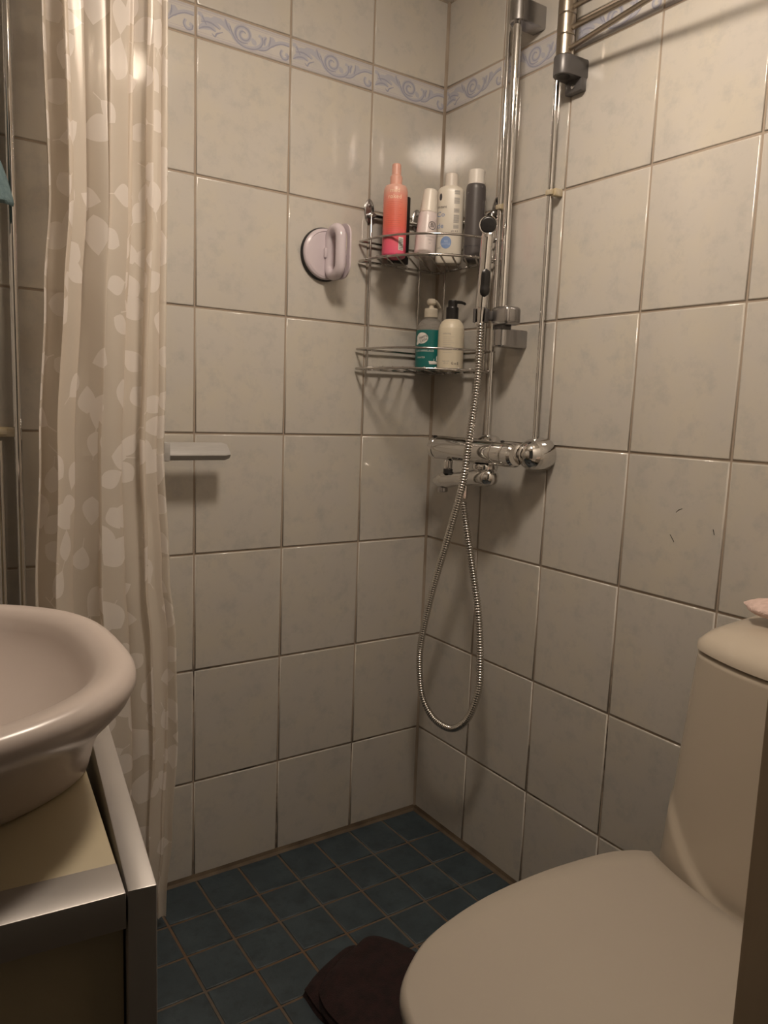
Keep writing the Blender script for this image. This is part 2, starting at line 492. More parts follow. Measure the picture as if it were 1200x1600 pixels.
# wall with the doorway the picture is taken through
DX0, DX1, DZ = -1.40, -0.693, 1.90
mb = MB(); mb.box(DX1+0.045, 0.0, YF-0.10, YF, 0, CEIL)
mb.box(XL-.1, DX0-0.045, YF-0.10, YF, 0, CEIL); mb.box(DX0-0.045, DX1+0.045, YF-0.10, YF, DZ+.03, CEIL)
mb.build('wall_front', M_PAINT, smooth=0)['kind'] = 'structure'
d = bpy.data.objects.new('door_1', None); COL.objects.link(d); d['kind'] = 'structure'; d.location = ((DX0+DX1)/2, YF-.05, 0)
for nm, a in (('door_jamb', (DX1, DX1+0.045, YF-.11, YF+.008, 0, DZ)), ('door_jamb', (DX0-0.045, DX0, YF-.11, YF+.008, 0, DZ)), ('door_header', (DX0-.045, DX1+.045, YF-.11, YF+.008, DZ, DZ+.03))):
    o = MB().box(*a, b=0.002).build(nm, M_JAMB, loc=d.location); o.parent = d; o.location = (0, 0, 0)
for a in ((DX1+.012, DX1+.08, YF-.125, YF-.1105, 0, DZ+.03), (DX0-.08, DX0-.012, YF-.125, YF-.1105, 0, DZ+.03)):
    o = MB().box(*a, b=0.003).build('door_casing', M_JAMB, loc=d.location); o.parent = d; o.location = (0, 0, 0)

# silicone beads in the inner corners
def bead(name, a, b, n1, n2, r):
    a, b, n1, n2 = Vector(a), Vector(b), Vector(n1), Vector(n2); ring = []
    rs = []
    K = 14
    for k in range(K+1):
        p = a.lerp(b, k/K); rr = r*(0.85+0.3*mnoise.noise(p*9))
        rs.append([p, p+n1*rr, p+(n1+n2)*rr*.35, p+n2*rr])
    o = MB().rings(rs).build(name, M_BEAD, smooth=0); o['kind'] = 'structure'
bead('trim_1', (XL, 0, 0), (0, 0, 0), (0, -1, 0), (0, 0, 1), .013)
bead('trim_2', (0, YF, 0), (0, 0, 0), (-1, 0, 0), (0, 0, 1), .013)
M_BEAD = noise_mat('corner_silicone', (.36, .30, .24), (.20, .15, .105), 5, .7, lo=.45, hi=.7)
bead('trim_3', (0, 0, 0), (0, 0, CEIL), (-1, 0, 0), (0, -1, 0), .0062)

# ------------------------------------------------------------------ ceiling lamp
lt = thing('ceiling_lamp', 'round white glass ceiling lamp above the middle of the room', 'lamp', (LAMP_XY[0], LAMP_XY[1], CEILO))
MB().lathe([(.118, 0), (.118, -.012), (.112, -.018), (.09, -.018)], 40).build('lamp_base', M_WHITEP, lt)
mg, ntg, bg = nt_new('lit_opal_glass')
bg.inputs['Base Color'].default_value = (.9, .88, .85, 1); bg.inputs['Roughness'].default_value = .3
bg.inputs['Emission Color'].default_value = (*LAMP_COL, 1); _tg = N(ntg, 'ShaderNodeTexCoord'); _sg = N(ntg, 'ShaderNodeSeparateXYZ'); ntg.links.new(_tg.outputs['Normal'], _sg.inputs[0])
_dn = math_n(ntg, 'MAXIMUM', math_n(ntg, 'MULTIPLY', _sg.outputs[2], -1.0), 0.0)      # the bulb's glow is strongest through the bottom of the dome
ntg.links.new(math_n(ntg, 'MULTIPLY', math_n(ntg, 'MULTIPLY_ADD', _dn, 0.85, 0.35), LAMP_POWER), bg.inputs['Emission Strength'])
prof = [(.106, -.018)] + [(.106*math.cos(a), -.020-.056*math.sin(a)) for a in [PI/2*k/10 for k in range(10)]] + [(.001, -.0765)]
MB().lathe(prof, 40).build('lamp_globe', mg, lt)

# ------------------------------------------------------------------ supply pipes on the right wall
def pipe(label, x, y, z0, z1, r, clips, wall, name='water_pipe'):
    t = thing(name, label, 'pipe', (x, y, z0))
    MB().tube([(0, 0, 0), (0, 0, (z1-z0)/2), (0, 0, z1-z0)], r, 14).build('pipe', M_CHROME, t)
    for cz in clips:
        mbc = MB()
        if wall == 'R':
            mbc.box(-.002, -x, -.017, -.0045, cz-z0-.007, cz-z0+.007, .002)
            mbc.box(-.009, -.001, -.012, .004, cz-z0-.005, cz-z0+.005, .0015)
        else:
            mbc.box(-.034, -.005, -.004, -y, cz-z0-.0085, cz-z0+.0085, .002)
            mbc.box(-.030, -.018, -.007, -.003, cz-z0-.005, cz-z0+.005, .0015)
        mbc.build('pipe_clip', M_CLIP, t)
    return t
M_CLIP = noise_mat('yellowed_plastic', (.50, .45, .36), (.44, .36, .22), 60, .5)
pipe('thin chrome pipe rising behind the shower slide bar, nearer the corner', -.018, -.2285, .995, CEILO, .0052, [1.478], 'R')
pipe('thin chrome pipe rising from the right end of the shower mixer', -.018, -.3725, .995, CEILO, .0052, [1.478], 'R')
pipe('chrome pipe on the back wall at the left of the curtain, with a clip', -.9265, -.02, DROP, CEILO, .0072, [.985], 'B')
pipe('chrome pipe at the left edge, behind the basin and left of the clipped pipe', -.957, -.02, DROP, .97, .0072, [], 'B')

# ------------------------------------------------------------------ shower slide rail
sr = thing('slide_rail', 'chrome shower slide bar with square end brackets on the right wall', 'shower rail', (-.058, -.297, 1.19))
MB().tube([(0, 0, -.003), (0, 0, .3), (0, 0, .658)], .0085, 18).build('bar', M_CHROME, sr)
def bracket(z0, z1):
    mbk = MB()
    prof = [(.058, -.0175), (.0, -.0175)] + [(-.0155*math.sin(a), -.0175*math.cos(a)) for a in [PI*k/10 for k in range(1, 10)]] + [(0, .0175), (.058, .0175)]
    n = len(prof)
    e = .0025
    def ring(z, s): return [(x if x > .05 else x*(1-s*.12) if x < 0 else x, y*(1-s*.12), z) for x, y in prof]
    mbk.rings([ring(z0, 1), ring(z0+e, 0), ring(z1-e, 0), ring(z1, 1)])
    return mbk
bracket(-.006, .030).build('lower_bracket', M_CHROME2, sr)
bracket(.612, .655).build('upper_bracket', M_CHROME2, sr)
# slider with holder jaws
sl = thing('shower_holder', 'chrome sliding holder clamped on the slide bar, gripping the hand shower', 'holder', (-.058, -.297, 1.222))
mb = MB(); mb.box(-.021, .021, -.038, .012, .004, .041, .0085, seg=4); mb.build('clamp', M_CHROME2, sl)
mb = MB(); mb.box(-.014, .014, -.0395, -.036, .010, .035, .0015); mb.build('clamp_button', M_CHROME2, sl)
mb = MB(); mb.box(-.013, .013, -.018, .010, -.004, .0062, .003); mb.build('lower_guide', M_DKMETAL, sl)
HSX, HSY = -.092, -.272           # where the hand shower sits
jx, jy = HSX+.058, HSY+.297
mb = MB()
def jaw(a0, a1, r0, r1, z0, z1):
    K = 12; A = [a0+(a1-a0)*k/K for k in range(K+1)]
    poly = [(jx+r1*math.cos(a), jy+r1*math.sin(a)) for a in A] + [(jx+r0*math.cos(a), jy+r0*math.sin(a)) for a in reversed(A)]
    mb.prism(poly, z0, z1)
jaw(math.radians(-95), math.radians(170), .0125, .0165, .010, .036)
mb.box(-.026, -.012, .004, .020, .014, .032, .002)
mb.build('jaw', M_DKMETAL, sl)

# hand shower
hs = thing('hand_shower', 'slim chrome hand shower with black trigger and round black head', 'shower head', (HSX, HSY, 1.262))
tilt = RX(math.radians(6.0)) @ RY(math.radians(-2.6))
mb = MB(); mb.lathe([(.0085, -.036), (.0105, -.034), (.0112, -.006), (.0120, -.0005), (.0128, .0), (.0128, .04), (.0126, .10), (.0125, .135), (.0105, .143), (.004, .147)], 24, tilt)
mb.build('handle_body', M_CHROME, hs)
mb = MB(); mb.lathe([(.0131, .068), (.0131, .0688), (.0131, .0702), (.0131, .071)], 24, tilt, False, False)
to_cam = Vector((-.80, -.95, -.10)).normalized()
qz = to_cam.to_track_quat('Z', 'Y').to_matrix().to_4x4()
hp = tilt @ Vector((0, 0, .158))
mb = MB(); mb.lathe([(.008, -.020), (.0145, -.015), (.0180, -.006), (.0184, .004), (.0176, .006), (.0162, .0055), (.0157, .0045)], 28, T(*(hp + to_cam*.004)) @ qz)
mb.build('head', M_CHROME, hs)
mb = MB(); mb.lathe([(.0158, .002), (.0158, .0048), (.0135, .0062), (.002, .0066)], 28, T(*(hp + to_cam*.004)) @ qz)
mb.build('spray_face', M_BLACK, hs)
# trigger: capsule pad wrapped on the camera side
mb = MB(); ang0 = math.atan2(-.93, -.42)
rows = []
for k in range(15):
    t = k/14; z = .020 + .055*t
    e = abs(t-.5)*2
    half = .80*math.sqrt(max(0.02, 1-max(0, (e-.62)/.38)**2))
    ro = .0128 + .0035*(1-e**6)*(1.35 if t < .3 else 1)
    rows.append([Vector((ro*math.cos(ang0+half*(2*i/8-1)), ro*math.sin(ang0+half*(2*i/8-1)), z)) if 0 < i < 8 else Vector((.0122*math.cos(ang0+half*(2*i/8-1)), .0122*math.sin(ang0+half*(2*i/8-1)), z)) for i in range(9)])
mb.rings(rows, False, False, closed=False).xf(tilt); mb.build('trigger', M_BLACK, hs)

# hose
hp_pts = [(-.0925, -.273, 1.229), (-.0925, -.2735, 1.20), (-.094, -.274, 1.107), (-.103, -.274, 1.03), (-.112, -.276, .975), (-.115, -.268, .90), (-.108, -.225, .795),
          (-.098, -.157, .634), (-.092, -.117, .500), (-.090, -.121, .407), (-.088, -.140, .364), (-.087, -.182, .340), (-.086, -.240, .343), (-.086, -.290, .385), (-.085, -.318, .455), (-.084, -.319, .515),
          (-.080, -.300, .622), (-.076, -.260, .742), (-.071, -.224, .835), (-.070, -.2195, .853)]
cl = spline(hp_pts, 40)
Ls = [0]
for a, b in zip(cl, cl[1:]): Ls.append(Ls[-1] + (b-a).length)
pitch = .0058; pts = []; rad = []
i = 0; s = 0.0; step = pitch/4; kk = 0
while s < Ls[-1]:
    while Ls[i+1] < s: i += 1
    t = (s-Ls[i])/max(1e-9, Ls[i+1]-Ls[i]); pts.append(cl[i].lerp(cl[i+1], t)); rad.append((.0058, .0079, .0083, .0074)[kk % 4]); kk += 1; s += step
h = MB().tube(pts, rad, 12).build('shower_hose', mat('hose_steel', (.55, .53, .50), .2, 1.0), smooth=60)
tag(h, 'ribbed metal shower hose hanging in a long loop below the mixer', 'hose')

# ------------------------------------------------------------------ shower mixer
mx = thing('shower_mixer', 'chrome wall shower and bath mixer with swivel spout under the slide bar', 'mixer tap', (-.07, -.255, .966))
def ly(y): return y+.255
cyl = RX(PI/2)   # lathe z -> -y
def along(prof): return [(r, -ly(y)) for y, r in prof]
mb = MB(); mb.lathe(along([(-.126, .0235), (-.128, .0250), (-.20, .0250), (-.25, .0256), (-.318, .0256), (-.320, .0249)]), 36, cyl); mb.build('body', M_CHROME, mx)
mb = MB(); mb.lathe(along([(-.102, .004), (-.103, .015), (-.107, .0215), (-.112, .0250), (-.1245, .0252), (-.1258, .0240)]), 36, cyl)
mb.build('flow_handle', M_CHROME, mx)
mb = MB(); mb.lathe(along([(-.3205, .0249), (-.322, .0256), (-.350, .0256), (-.352, .0247), (-.354, .0247), (-.356, .0256), (-.372, .0250), (-.378, .021)]), 36, cyl)
mb.build('temperature_handle', M_CHROME, mx)
for yy, nm in ((-.1145, 'handle_stop'), (-.338, 'handle_stop')):
    MB().lathe([(.0045, 0), (.0045, .003), (.003, .0045)], 12, T(-.004, ly(yy), .0235)).build(nm, M_BLACK, mx)
for yy, big in ((-.2285, 0), (-.384, 1)):
    R0 = .0355 if big else .034
    prof = [(R0*.96, .0), (R0*.98, .006), (R0, .016)] + [(R0*math.cos(a), .016 + (.050 if big else .030)*math.sin(a)) for a in [PI/2*k/9 for k in range(1, 9)]] + [(.002, .0665 if big else .0462)]
    mb = MB(); mb.lathe(prof, 36, T(.07, ly(yy), .002) @ RY(-PI/2)); mb.build('rosette', M_CHROME, mx, smooth=60)
mb = MB(); mb.lathe([(.024, .0), (.026, -.004), (.0255, -.010), (.022, -.014)], 28, T(-.002, ly(-.285), -.024)); mb.build('spout_collar', M_CHROME, mx)
# spout: loft along y under the body
rs = []
for (y, z, hw, hh) in [(-.320, -.050, .006, .008), (-.315, -.050, .016, .016), (-.298, -.051, .0225, .0195), (-.27, -.054, .0220, .0190), (-.23, -.060, .0200, .0170), (-.195, -.065, .0185, .0160), (-.175, -.068, .0205, .0185),
                       (-.158, -.070, .0215, .0195), (-.142, -.072, .0190, .0160), (-.128, -.075, .0125, .0100), (-.121, -.077, .004, .003)]:
    rs.append([(-.004 + hw*math.cos(2*PI*k/20), ly(y), z + hh*math.sin(2*PI*k/20)) for k in range(20)])
MB().rings(rs).build('spout', M_CHROME, mx, smooth=60)
MB().lathe([(.011, 0), (.012, -.012), (.0105, -.0135), (.009, -.010)], 20, T(-.004, ly(-.150), -.084)).build('aerator', M_CHROME2, mx)
mb = MB(); mb.lathe([(.0085, .0), (.0095, .003), (.0095, .018), (.008, .020)], 16, T(-.012, ly(-.176), -.044)); mb.build('diverter_knob', M_CHROME, mx)
mb = MB(); mb.lathe([(.0102, -.010), (.0104, .0)], 16, T(-.012, ly(-.176), -.044)); mb.build('diverter_base', M_RUBBER, mx)
mb = MB(); mb.lathe([(.0085, .0), (.0085, -.034), (.0078, -.036)], 8, T(0, ly(-.2195), -.070)); mb.build('hose_nut', M_CHROME, mx)

# ------------------------------------------------------------------ swivel towel rail
tr = thing('towel_rail', 'satin steel swivel towel rail high on the right wall, arms folded aside', 'towel rail', (-.042, -.412, 1.685))
mb = MB(); mb.tube([(0, 0, .004), (0, 0, .30)], .0145, 20); mb.build('post', M_STEEL, tr)
mb = MB()
prof = [(.042, -.022), (0, -.0195)] + [(-.0195*math.sin(a), -.0195*math.cos(a)) for a in [PI*k/10 for k in range(1, 10)]] + [(0, .0195), (.042, .022)]
mb.rings([[(x*.97, y*.95, -.012) for x, y in prof], [(x, y, -.009) for x, y in prof], [(x, y, .018) for x, y in prof], [(x*.97, y*.95, .021) for x, y in prof]])
mb.box(.026, .042, -.021, .0215, -.034, -.008, .004)
mb.build('lower_bracket', M_DKMETAL, tr)
MB().lathe([(.0125, -.0122), (.0125, -.0126), (.0005, -.0127)], 20).build('bracket_hole', M_BLACK, tr)
MB().lathe([(.004, 0), (.004, .0025), (.0015, .003)], 12, T(.026, -.002, -.024) @ RY(-PI/2)).build('screw', M_CHROME, tr)
mb = MB(); mb.rings([[(x, y, .272) for x, y in prof], [(x, y, .299) for x, y in prof]]); mb.build('upper_bracket', M_DKMETAL, tr)
arms = [(.038, -.30), (.0725, -.075), (.107, .045), (.1415, .05), (.176, .06), (.21, .07)]
dirs = [-.145, .005, .03, .035, .04, .04]
for k, ((dz, _), dx) in enumerate(zip(arms, dirs)):
    z = .0215 + .036*k
    MB().lathe([(.0150, 0), (.0165, .0015), (.0165, .0335), (.0150, .035)], 28, T(0, 0, z)).build('swivel_ring', M_STEEL, tr)
    v = Vector((dx, -1, 0)).normalized()
    p0 = v*.014 + Vector((0, 0, z+.010)); p1 = p0 + v*.43
    o = MB().tube([p0, p0.lerp(p1, .5), p1 - v*.003, p1], [.0048, .0048, .0048, .003], 12).build('arm', M_STEEL, tr)

# ------------------------------------------------------------------ corner shelf
cs = thing('corner_shelf', 'two-tier chrome wire corner shelf holding the bottles', 'shelf', (0, 0, 1.13))
RW = .0019
ZT, ZTU, ZL, ZLU = 1.371, 1.413, 1.137, 1.180
def arc(z, e=2.25, r=.226, n=28):
    """front bow from the back wall round to the right wall, then straight back along both walls"""
    out = []
    for k in range(n+1):
        a = PI/2*k/n
        out.append((-.009 - (r-.009)*math.cos(a)**(2/e), -.009 - (r-.009)*math.sin(a)**(2/e), z-1.13))
    return out
def loop(z):
    return arc(z) + [(-.012, -.20, z-1.13), (-.010, -.10, z-1.13), (-.010, -.010, z-1.13), (-.10, -.010, z-1.13), (-.20, -.012, z-1.13)]
for z in (ZT, ZTU, ZL, ZLU):
    MB().tube(loop(z), .0029 if z in (ZT, ZL) else .0025, 8, closed=True).build('basket_rim', M_WIRE, cs, smooth=60)
def front_hit(u):
    """where the diagonal wire at lateral offset u meets the front bow"""
    best = None
    A = arc(ZT)
    for (x0, y0, _), (x1, y1, _) in zip(A, A[1:]):
        u0, u1 = (x0-y0)/math.sqrt(2), (x1-y1)/math.sqrt(2)
        if min(u0, u1) <= u <= max(u0, u1) and u0 != u1:
            t = (u-u0)/(u1-u0); best = (x0+(x1-x0)*t, y0+(y1-y0)*t)
    return best
for z in (ZT, ZL):
    for k in range(12):
        u = (k-5.5)*.0235
        p = front_hit(u)
        if p is None: continue
        s2 = math.sqrt(2)
        # goes back along (1,1) till it meets a wall-side wire
        tmax = min(-.010-p[0], -.010-p[1])
        q = (p[0]+tmax, p[1]+tmax)
        zz = z-1.13
        MB().tube([(p[0], p[1], zz+.0025), (p[0]+.005, p[1]+.005, zz-.0012), (q[0], q[1], zz-.0012)], .0021, 6).build('floor_wire', M_WIRE, cs, smooth=60)
for (x, y) in ((-.203, -.017), (-.064, -.014), (-.014, -.046), (-.017, -.203)):
    top = 1.475
    MB().tube([(x, y, ZL-1.13), (x, y, (ZL+top)/2-1.13), (x, y, top-1.13-.004), (x*(.97 if x < -.1 else .94), y, top-1.13), (x*(.94 if x < -.1 else .85), y*.93, top-1.13-.003)], .0023, 8).build('upright', M_WIRE, cs, smooth=60)
def plate(M):
    m_ = MB(); st = 0
    prof = [(.0125*math.cos(a), .026*math.sin(a)) for a in [2*PI*k/20 for k in range(20)]]
    m_.rings([[(x, z, 0) for x, z in prof], [(x, z, .003) for x, z in prof], [(x*.85, z*.9, .0045) for x, z in prof]])
    m_.lathe([(.007, .003), (.007, .016), (.005, .018)], 14, T(.002, -.010, 0))
    m_.lathe([(.0035, .004), (.0035, .0062), (.002, .007)], 10, T(-.001, .012, 0))
    return m_.xf(M)
for cx in (-.200, -.070):
    plate(T(cx, 0, 1.482-1.13) @ RX(PI/2)).build('mount_plate', M_CHROME2, cs)
for cy in (-.070, -.200):
    plate(T(0, cy, 1.482-1.13) @ RZ(-PI/2) @ RX(PI/2)).build('mount_plate', M_CHROME2, cs)
MB().tube([(-.196, -.012, .342), (-.13, -.012, .342), (-.070, -.012, .342)], .0042, 12).build('mount_tube', M_CHROME, cs)
MB().tube([(-.0075, -.196, .342), (-.0075, -.13, .342), (-.0075, -.070, .342)], .0042, 12).build('mount_tube', M_CHROME, cs)

# ------------------------------------------------------------------ text helper
def wrap_text(name, txt, size, R, ang, z, parent, mtl, tilt=0.0, sx=1.0, d=.0004, squash=None):
    """flat lettering bent round a cylinder of radius R; ang = direction (world) of the text middle"""
    cu = bpy.data.curves.new('t', 'FONT'); cu.body = txt; cu.size = size; cu.align_x = 'CENTER'; cu.align_y = 'CENTER'; cu.resolution_u = 2
    ob = bpy.data.objects.new('t', cu); COL.objects.link(ob)
    me = bpy.data.meshes.new_from_object(ob)
    bpy.data.objects.remove(ob); bpy.data.curves.remove(cu)
    ct, st_ = math.cos(tilt), math.sin(tilt)
    for v in me.vertices:
        x, y = v.co.x*sx, v.co.y
        x, y = x*ct - y*st_, x*st_ + y*ct
        a = ang + x/R; rx = R+d
        px, py = rx*math.cos(a), rx*math.sin(a)
        v.co = (px, py, z+y)
    if squash is not None:
        for v in me.vertices: v.co = squash(v.co)
    me.materials.append(mtl); me.name = name; me.update()
    o = bpy.data.objects.new(name, me); COL.objects.link(o); o.parent = parent
    return o

def wrap_patch(name, pts_uv, R, ang, z, parent, mtl, d=.0003, n=1):
    """filled polygon (u along the round, v up, metres) bent round a cylinder; drawn as a fan of thin rows"""
    m_ = MB()
    c = Vector((sum(p[0] for p in pts_uv)/len(pts_uv), sum(p[1] for p in pts_uv)/len(pts_uv), 0))
    rings = []
    for k in range(4):
        f = (k+.02)/3.02
        rings.append([(c.x+(u-c.x)*f, c.y+(v-c.y)*f) for u, v in pts_uv])
    rr = [[((R+d)*math.cos(ang+u/R), (R+d)*math.sin(ang+u/R), z+v) for u, v in r] for r in rings]
    m_.rings(rr, True, False)
    return m_.build(name, mtl, parent, smooth=60)

def rect_uv(u0, u1, v0, v1, k=6):
    return [(u0+(u1-u0)*i/k, v0) for i in range(k+1)] + [(u1+(u0-u1)*i/k, v1) for i in range(k+1)]
def circ_uv(r, k=24, e=1.0): return [(r*e*math.cos(2*PI*i/k), r*math.sin(2*PI*i/k)) for i in range(k)]

CAMA = math.atan2(-1.40, -.98)      # direction from the shelf towards the camera

# pink gradient spray bottle
def pink_material():
    m, nt, b = nt_new('pink_gradient_bottle')
    tc = N(nt, 'ShaderNodeTexCoord'); sep = N(nt, 'ShaderNodeSeparateXYZ'); nt.links.new(tc.outputs['Object'], sep.inputs[0])
    r = N(nt, 'ShaderNodeValToRGB'); cr = r.color_ramp
    cr.elements[0].position = 0.0; cr.elements[0].color = (.74, .10, .20, 1)
    cr.elements[1].position = 1.0; cr.elements[1].color = (.66, .40, .33, 1)
    for p_, c_ in ((.22, (.74, .115, .17)), (.42, (.73, .14, .10)), (.66, (.72, .19, .13)), (.80, (.72, .26, .20)), (.9, (.68, .36, .29))):
        e = cr.elements.new(p_); e.color = (*c_, 1)
    nt.links.new(math_n(nt, 'DIVIDE', sep.outputs[2], .150), r.inputs[0]); nt.links.new(r.outputs[0], b.inputs['Base Color'])
    b.inputs['Roughness'].default_value = .3
    return m
ZS = ZT + .0012
pk = thing('spray_bottle', 'tall pink and coral gradient bottle with a peach spray cap on the top shelf', 'bottle', (-.187, -.085, ZS))
RP = .0258
MB().lathe([(.022, 0), (.0248, .002), (RP, .006), (RP, .136), (.0246, .142), (.022, .147), (.0135, .1495)], 36).build('bottle_body', pink_material(), pk, smooth=50)
MB().lathe([(.0130, .149), (.0130, .166), (.0118, .1685), (.0100, .170), (.0096, .190), (.0085, .1925), (.002, .1935)], 28).build('spray_cap', mat('peach_cap', (.66, .36, .29), .35), pk, smooth=50)
wrap_text('label_text', 'mild', .0125, RP, CAMA-.05, .1365-.003, pk, M_TEXTC)
wrap_text('label_text', 'naked', .0125, RP, CAMA-.05, .121, pk, M_TEXTC)
for k in range(16):
    z = .110 - k*.0042
    wrap_patch('label_line', rect_uv(-.018, .017 - .004*((k*7) % 3), -.0004, .0004), RP, CAMA-.05, z, pk, mat('coral_print', (.60, .13, .10), .4) if k == 0 else bpy.data.materials['coral_print'])
bc = wrap_patch('barcode_label', rect_uv(-.0062, .0062, -.0135, .0135), RP, CAMA+.62, .026, pk, M_TEXTW)
for k in range(7):
    wrap_patch('barcode_bar', rect_uv(-.0048, .0048, -.0010-(k % 2)*.0004, .0010, 3), RP, CAMA+.62, .015+k*.0034, bc, M_TEXTG, d=.0006)

sb = MB().box(-.172, -.1185, -.046, -.0365, ZS, ZS+.146, .003, seg=3).build('flat_case', M_BLACK, loc=(-.16, -.041, ZS))
tag(sb, 'thin upright black slab standing right behind the pink spray bottle', 'case')

# tilted roll-on bottle
rb = thing('roll_on_bottle', 'small white tapered bottle leaning right on the top shelf, with a round black logo', 'bottle', (-.133, -.122, ZS+.0026))
rb.rotation_euler = (math.radians(-2), math.radians(6.0), 0)
RR = .0222
M_ROLL = mat('pearl_white_bottle', (.66, .58, .57), .3)
MB().lathe([(.019, 0), (.0215, .002), (.0225, .006), (.0222, .05), (.0210, .085), (.0195, .0935), (.0165, .095)], 32).build('bottle_body', M_ROLL, rb, smooth=50)
MB().lathe([(.0185, .0945), (.0188, .097), (.0150, .141), (.0135, .1435), (.002, .1445)], 32).build('bottle_cap', mat('warm_white_cap', (.70, .65, .58), .35), rb, smooth=50)
ca = CAMA + .50
circle_o = [(a_*1.0) for a_ in range(1)]
m_ = MB(); K = 28; rg = []
for rr_ in (.0086, .0076):
    rg.append([((RR+.0004)*math.cos(ca+rr_*math.cos(2*PI*i/K)/RR), (RR+.0004)*math.sin(ca+rr_*math.cos(2*PI*i/K)/RR), .064+rr_*math.sin(2*PI*i/K)) for i in range(K)])
m_.rings(rg, False, False).build('logo_ring', M_TEXT, rb, smooth=0)
wrap_text('logo_text', 'Bi', .0125, RR, ca, .064, rb, M_TEXT, d=.0005)
for k, tx in enumerate(('HYDRATE', 'DEO', 'ml')):
    wrap_text('label_text', tx, .0048, RR, ca-.08, .040-k*.0068, rb, M_TEXTG)

# big white bottle (flattened oval)
wb = thing('lotion_bottle', 'tall white bottle with a round blue sticker and a narrow cap on the top shelf', 'bottle', (-.060, -.114, ZS))
wrz = CAMA + PI/2 - .12
def oval(hx, hy, e, z, n=40): return sell(0, 0, hx, hy, e, n, z)
M_WB = mat('warm_white_bottle', (.66, .61, .53), .32)
rs = [oval(.0262, .015, 2.6, 0), oval(.0284, .0172, 2.6, .003), oval(.0290, .0180, 2.6, .01), oval(.0290, .018, 2.6, .150), oval(.0280, .0172, 2.6, .156), oval(.023, .0158, 2.4, .1615), oval(.0150, .0148, 2.0, .164)]
mb = MB().rings(rs); mb.xf(RZ(wrz)); mb.build('bottle_body', M_WB, wb, smooth=50)
MB().lathe([(.0148, .1635), (.0145, .166), (.0140, .187), (.0128, .190), (.002, .191)], 28).build('bottle_cap', mat('white_cap', (.70, .64, .58), .35), wb, smooth=50)
def flat_text(txt, size, u, v, mtl, par=wb):
    cu = bpy.data.curves.new('t', 'FONT'); cu.body = txt; cu.size = size; cu.align_x = 'CENTER'; cu.align_y = 'CENTER'; cu.resolution_u = 2
    ob = bpy.data.objects.new('t', cu); COL.objects.link(ob); me = bpy.data.meshes.new_from_object(ob); bpy.data.objects.remove(ob); bpy.data.curves.remove(cu)
    for vt in me.vertices:
        x = vt.co.x + u; z = vt.co.y + v
        yy = -.0180*(max(0.0, 1-(abs(x)/.0290)**2.6))**(1/2.6) - .0005
        vt.co = (x, yy, z)
    me.transform(RZ(wrz)); me.materials.append(mtl); me.name = 'label_text'
    o = bpy.data.objects.new('label_text', me); COL.objects.link(o); o.parent = par
    return o
def flat_patch(name, pts, mtl, off=.0004, par=wb):
    c = (sum(p[0] for p in pts)/len(pts), sum(p[1] for p in pts)/len(pts)); rr = []
    for k in range(4):
        f = (k+.02)/3.02; ring = []
        for u, v in pts:
            x = c[0]+(u-c[0])*f; z = c[1]+(v-c[1])*f
            ring.append((x, -.0180*(max(0.0, 1-(abs(x)/.0290)**2.6))**(1/2.6)-off, z))
        rr.append(ring)
    mm = MB().rings(rr, True, False); mm.xf(RZ(wrz)); return mm.build(name, mtl, par, smooth=60)
stk = flat_patch('blue_sticker', [(-.0055+.0118*math.cos(2*PI*i/28), .043+.0132*math.sin(2*PI*i/28)) for i in range(28)], mat('blue_sticker', (.19, .29, .52), .4))
for k, tx in enumerate(('BIG', 'BOTTLE')):
    flat_text(tx, .0055, -.0055, .0455-k*.006, mat('pale_blue_print', (.45, .52, .66), .4) if k == 0 else bpy.data.materials['pale_blue_print'])
flat_text('intant', .0085, -.0165, .118, M_TEXT)
flat_text('Co', .015, -.0195, .102, M_TEXTB); flat_text('de', .015, -.0195, .078, M_TEXTB)
flat_text('amide', .0065, -.0190, .064, M_TEXT); flat_text('shower', .0055, -.0185, .0572, M_TEXTG)
flat_text('pH 4.5', .0055, .0120, .067, M_TEXT); flat_text('oil', .008, -.0205, .032, M_TEXTG)
flat_patch('logo_drop', [(-.0208+.0030*math.cos(2*PI*i/16), .139+.0075*math.sin(2*PI*i/16)) for i in range(16)], M_TEXT)
for (v0, n_) in ((.151, 4), (.136, 6), (.113, 4), (.100, 8), (.079, 4)):
    for k in range(n_):
        v = v0 - k*.0022
        flat_patch('label_line', [(.009, v), (.015, v), (.0205, v), (.0205, v+.0011), (.015, v+.0011), (.009, v+.0011)], M_TEXTG)

# dark bottle
db = thing('shampoo_bottle', 'dark grey bottle with a wide white cap behind the hand shower head', 'bottle', (-.0380, -.172, ZS))
RD = .0213
MB().lathe([(.018, 0), (.0202, .002), (RD, .006), (RD, .150), (.0203, .156), (.0185, .1595)], 36).build('bottle_body', mat('dark_grey_bottle', (.075, .066, .066), .4), db, smooth=50)
MB().lathe([(.0184, .159), (.0184, .161), (.0180, .1865), (.0165, .189), (.002, .1895)], 32).build('bottle_cap', M_WHITEP, db, smooth=50)
wrap_patch('side_label', rect_uv(-.003, .003, -.014, .014), RD, CAMA+1.28, .112, db, M_TEXTW)
wrap_patch('label_band', rect_uv(-.030, .030, -.0012, .0012, 10), RD, CAMA, .030, db, M_TEXT)
wrap_text('label_text', 'r', .010, RD, CAMA-.95, .140, db, M_TEXTG)

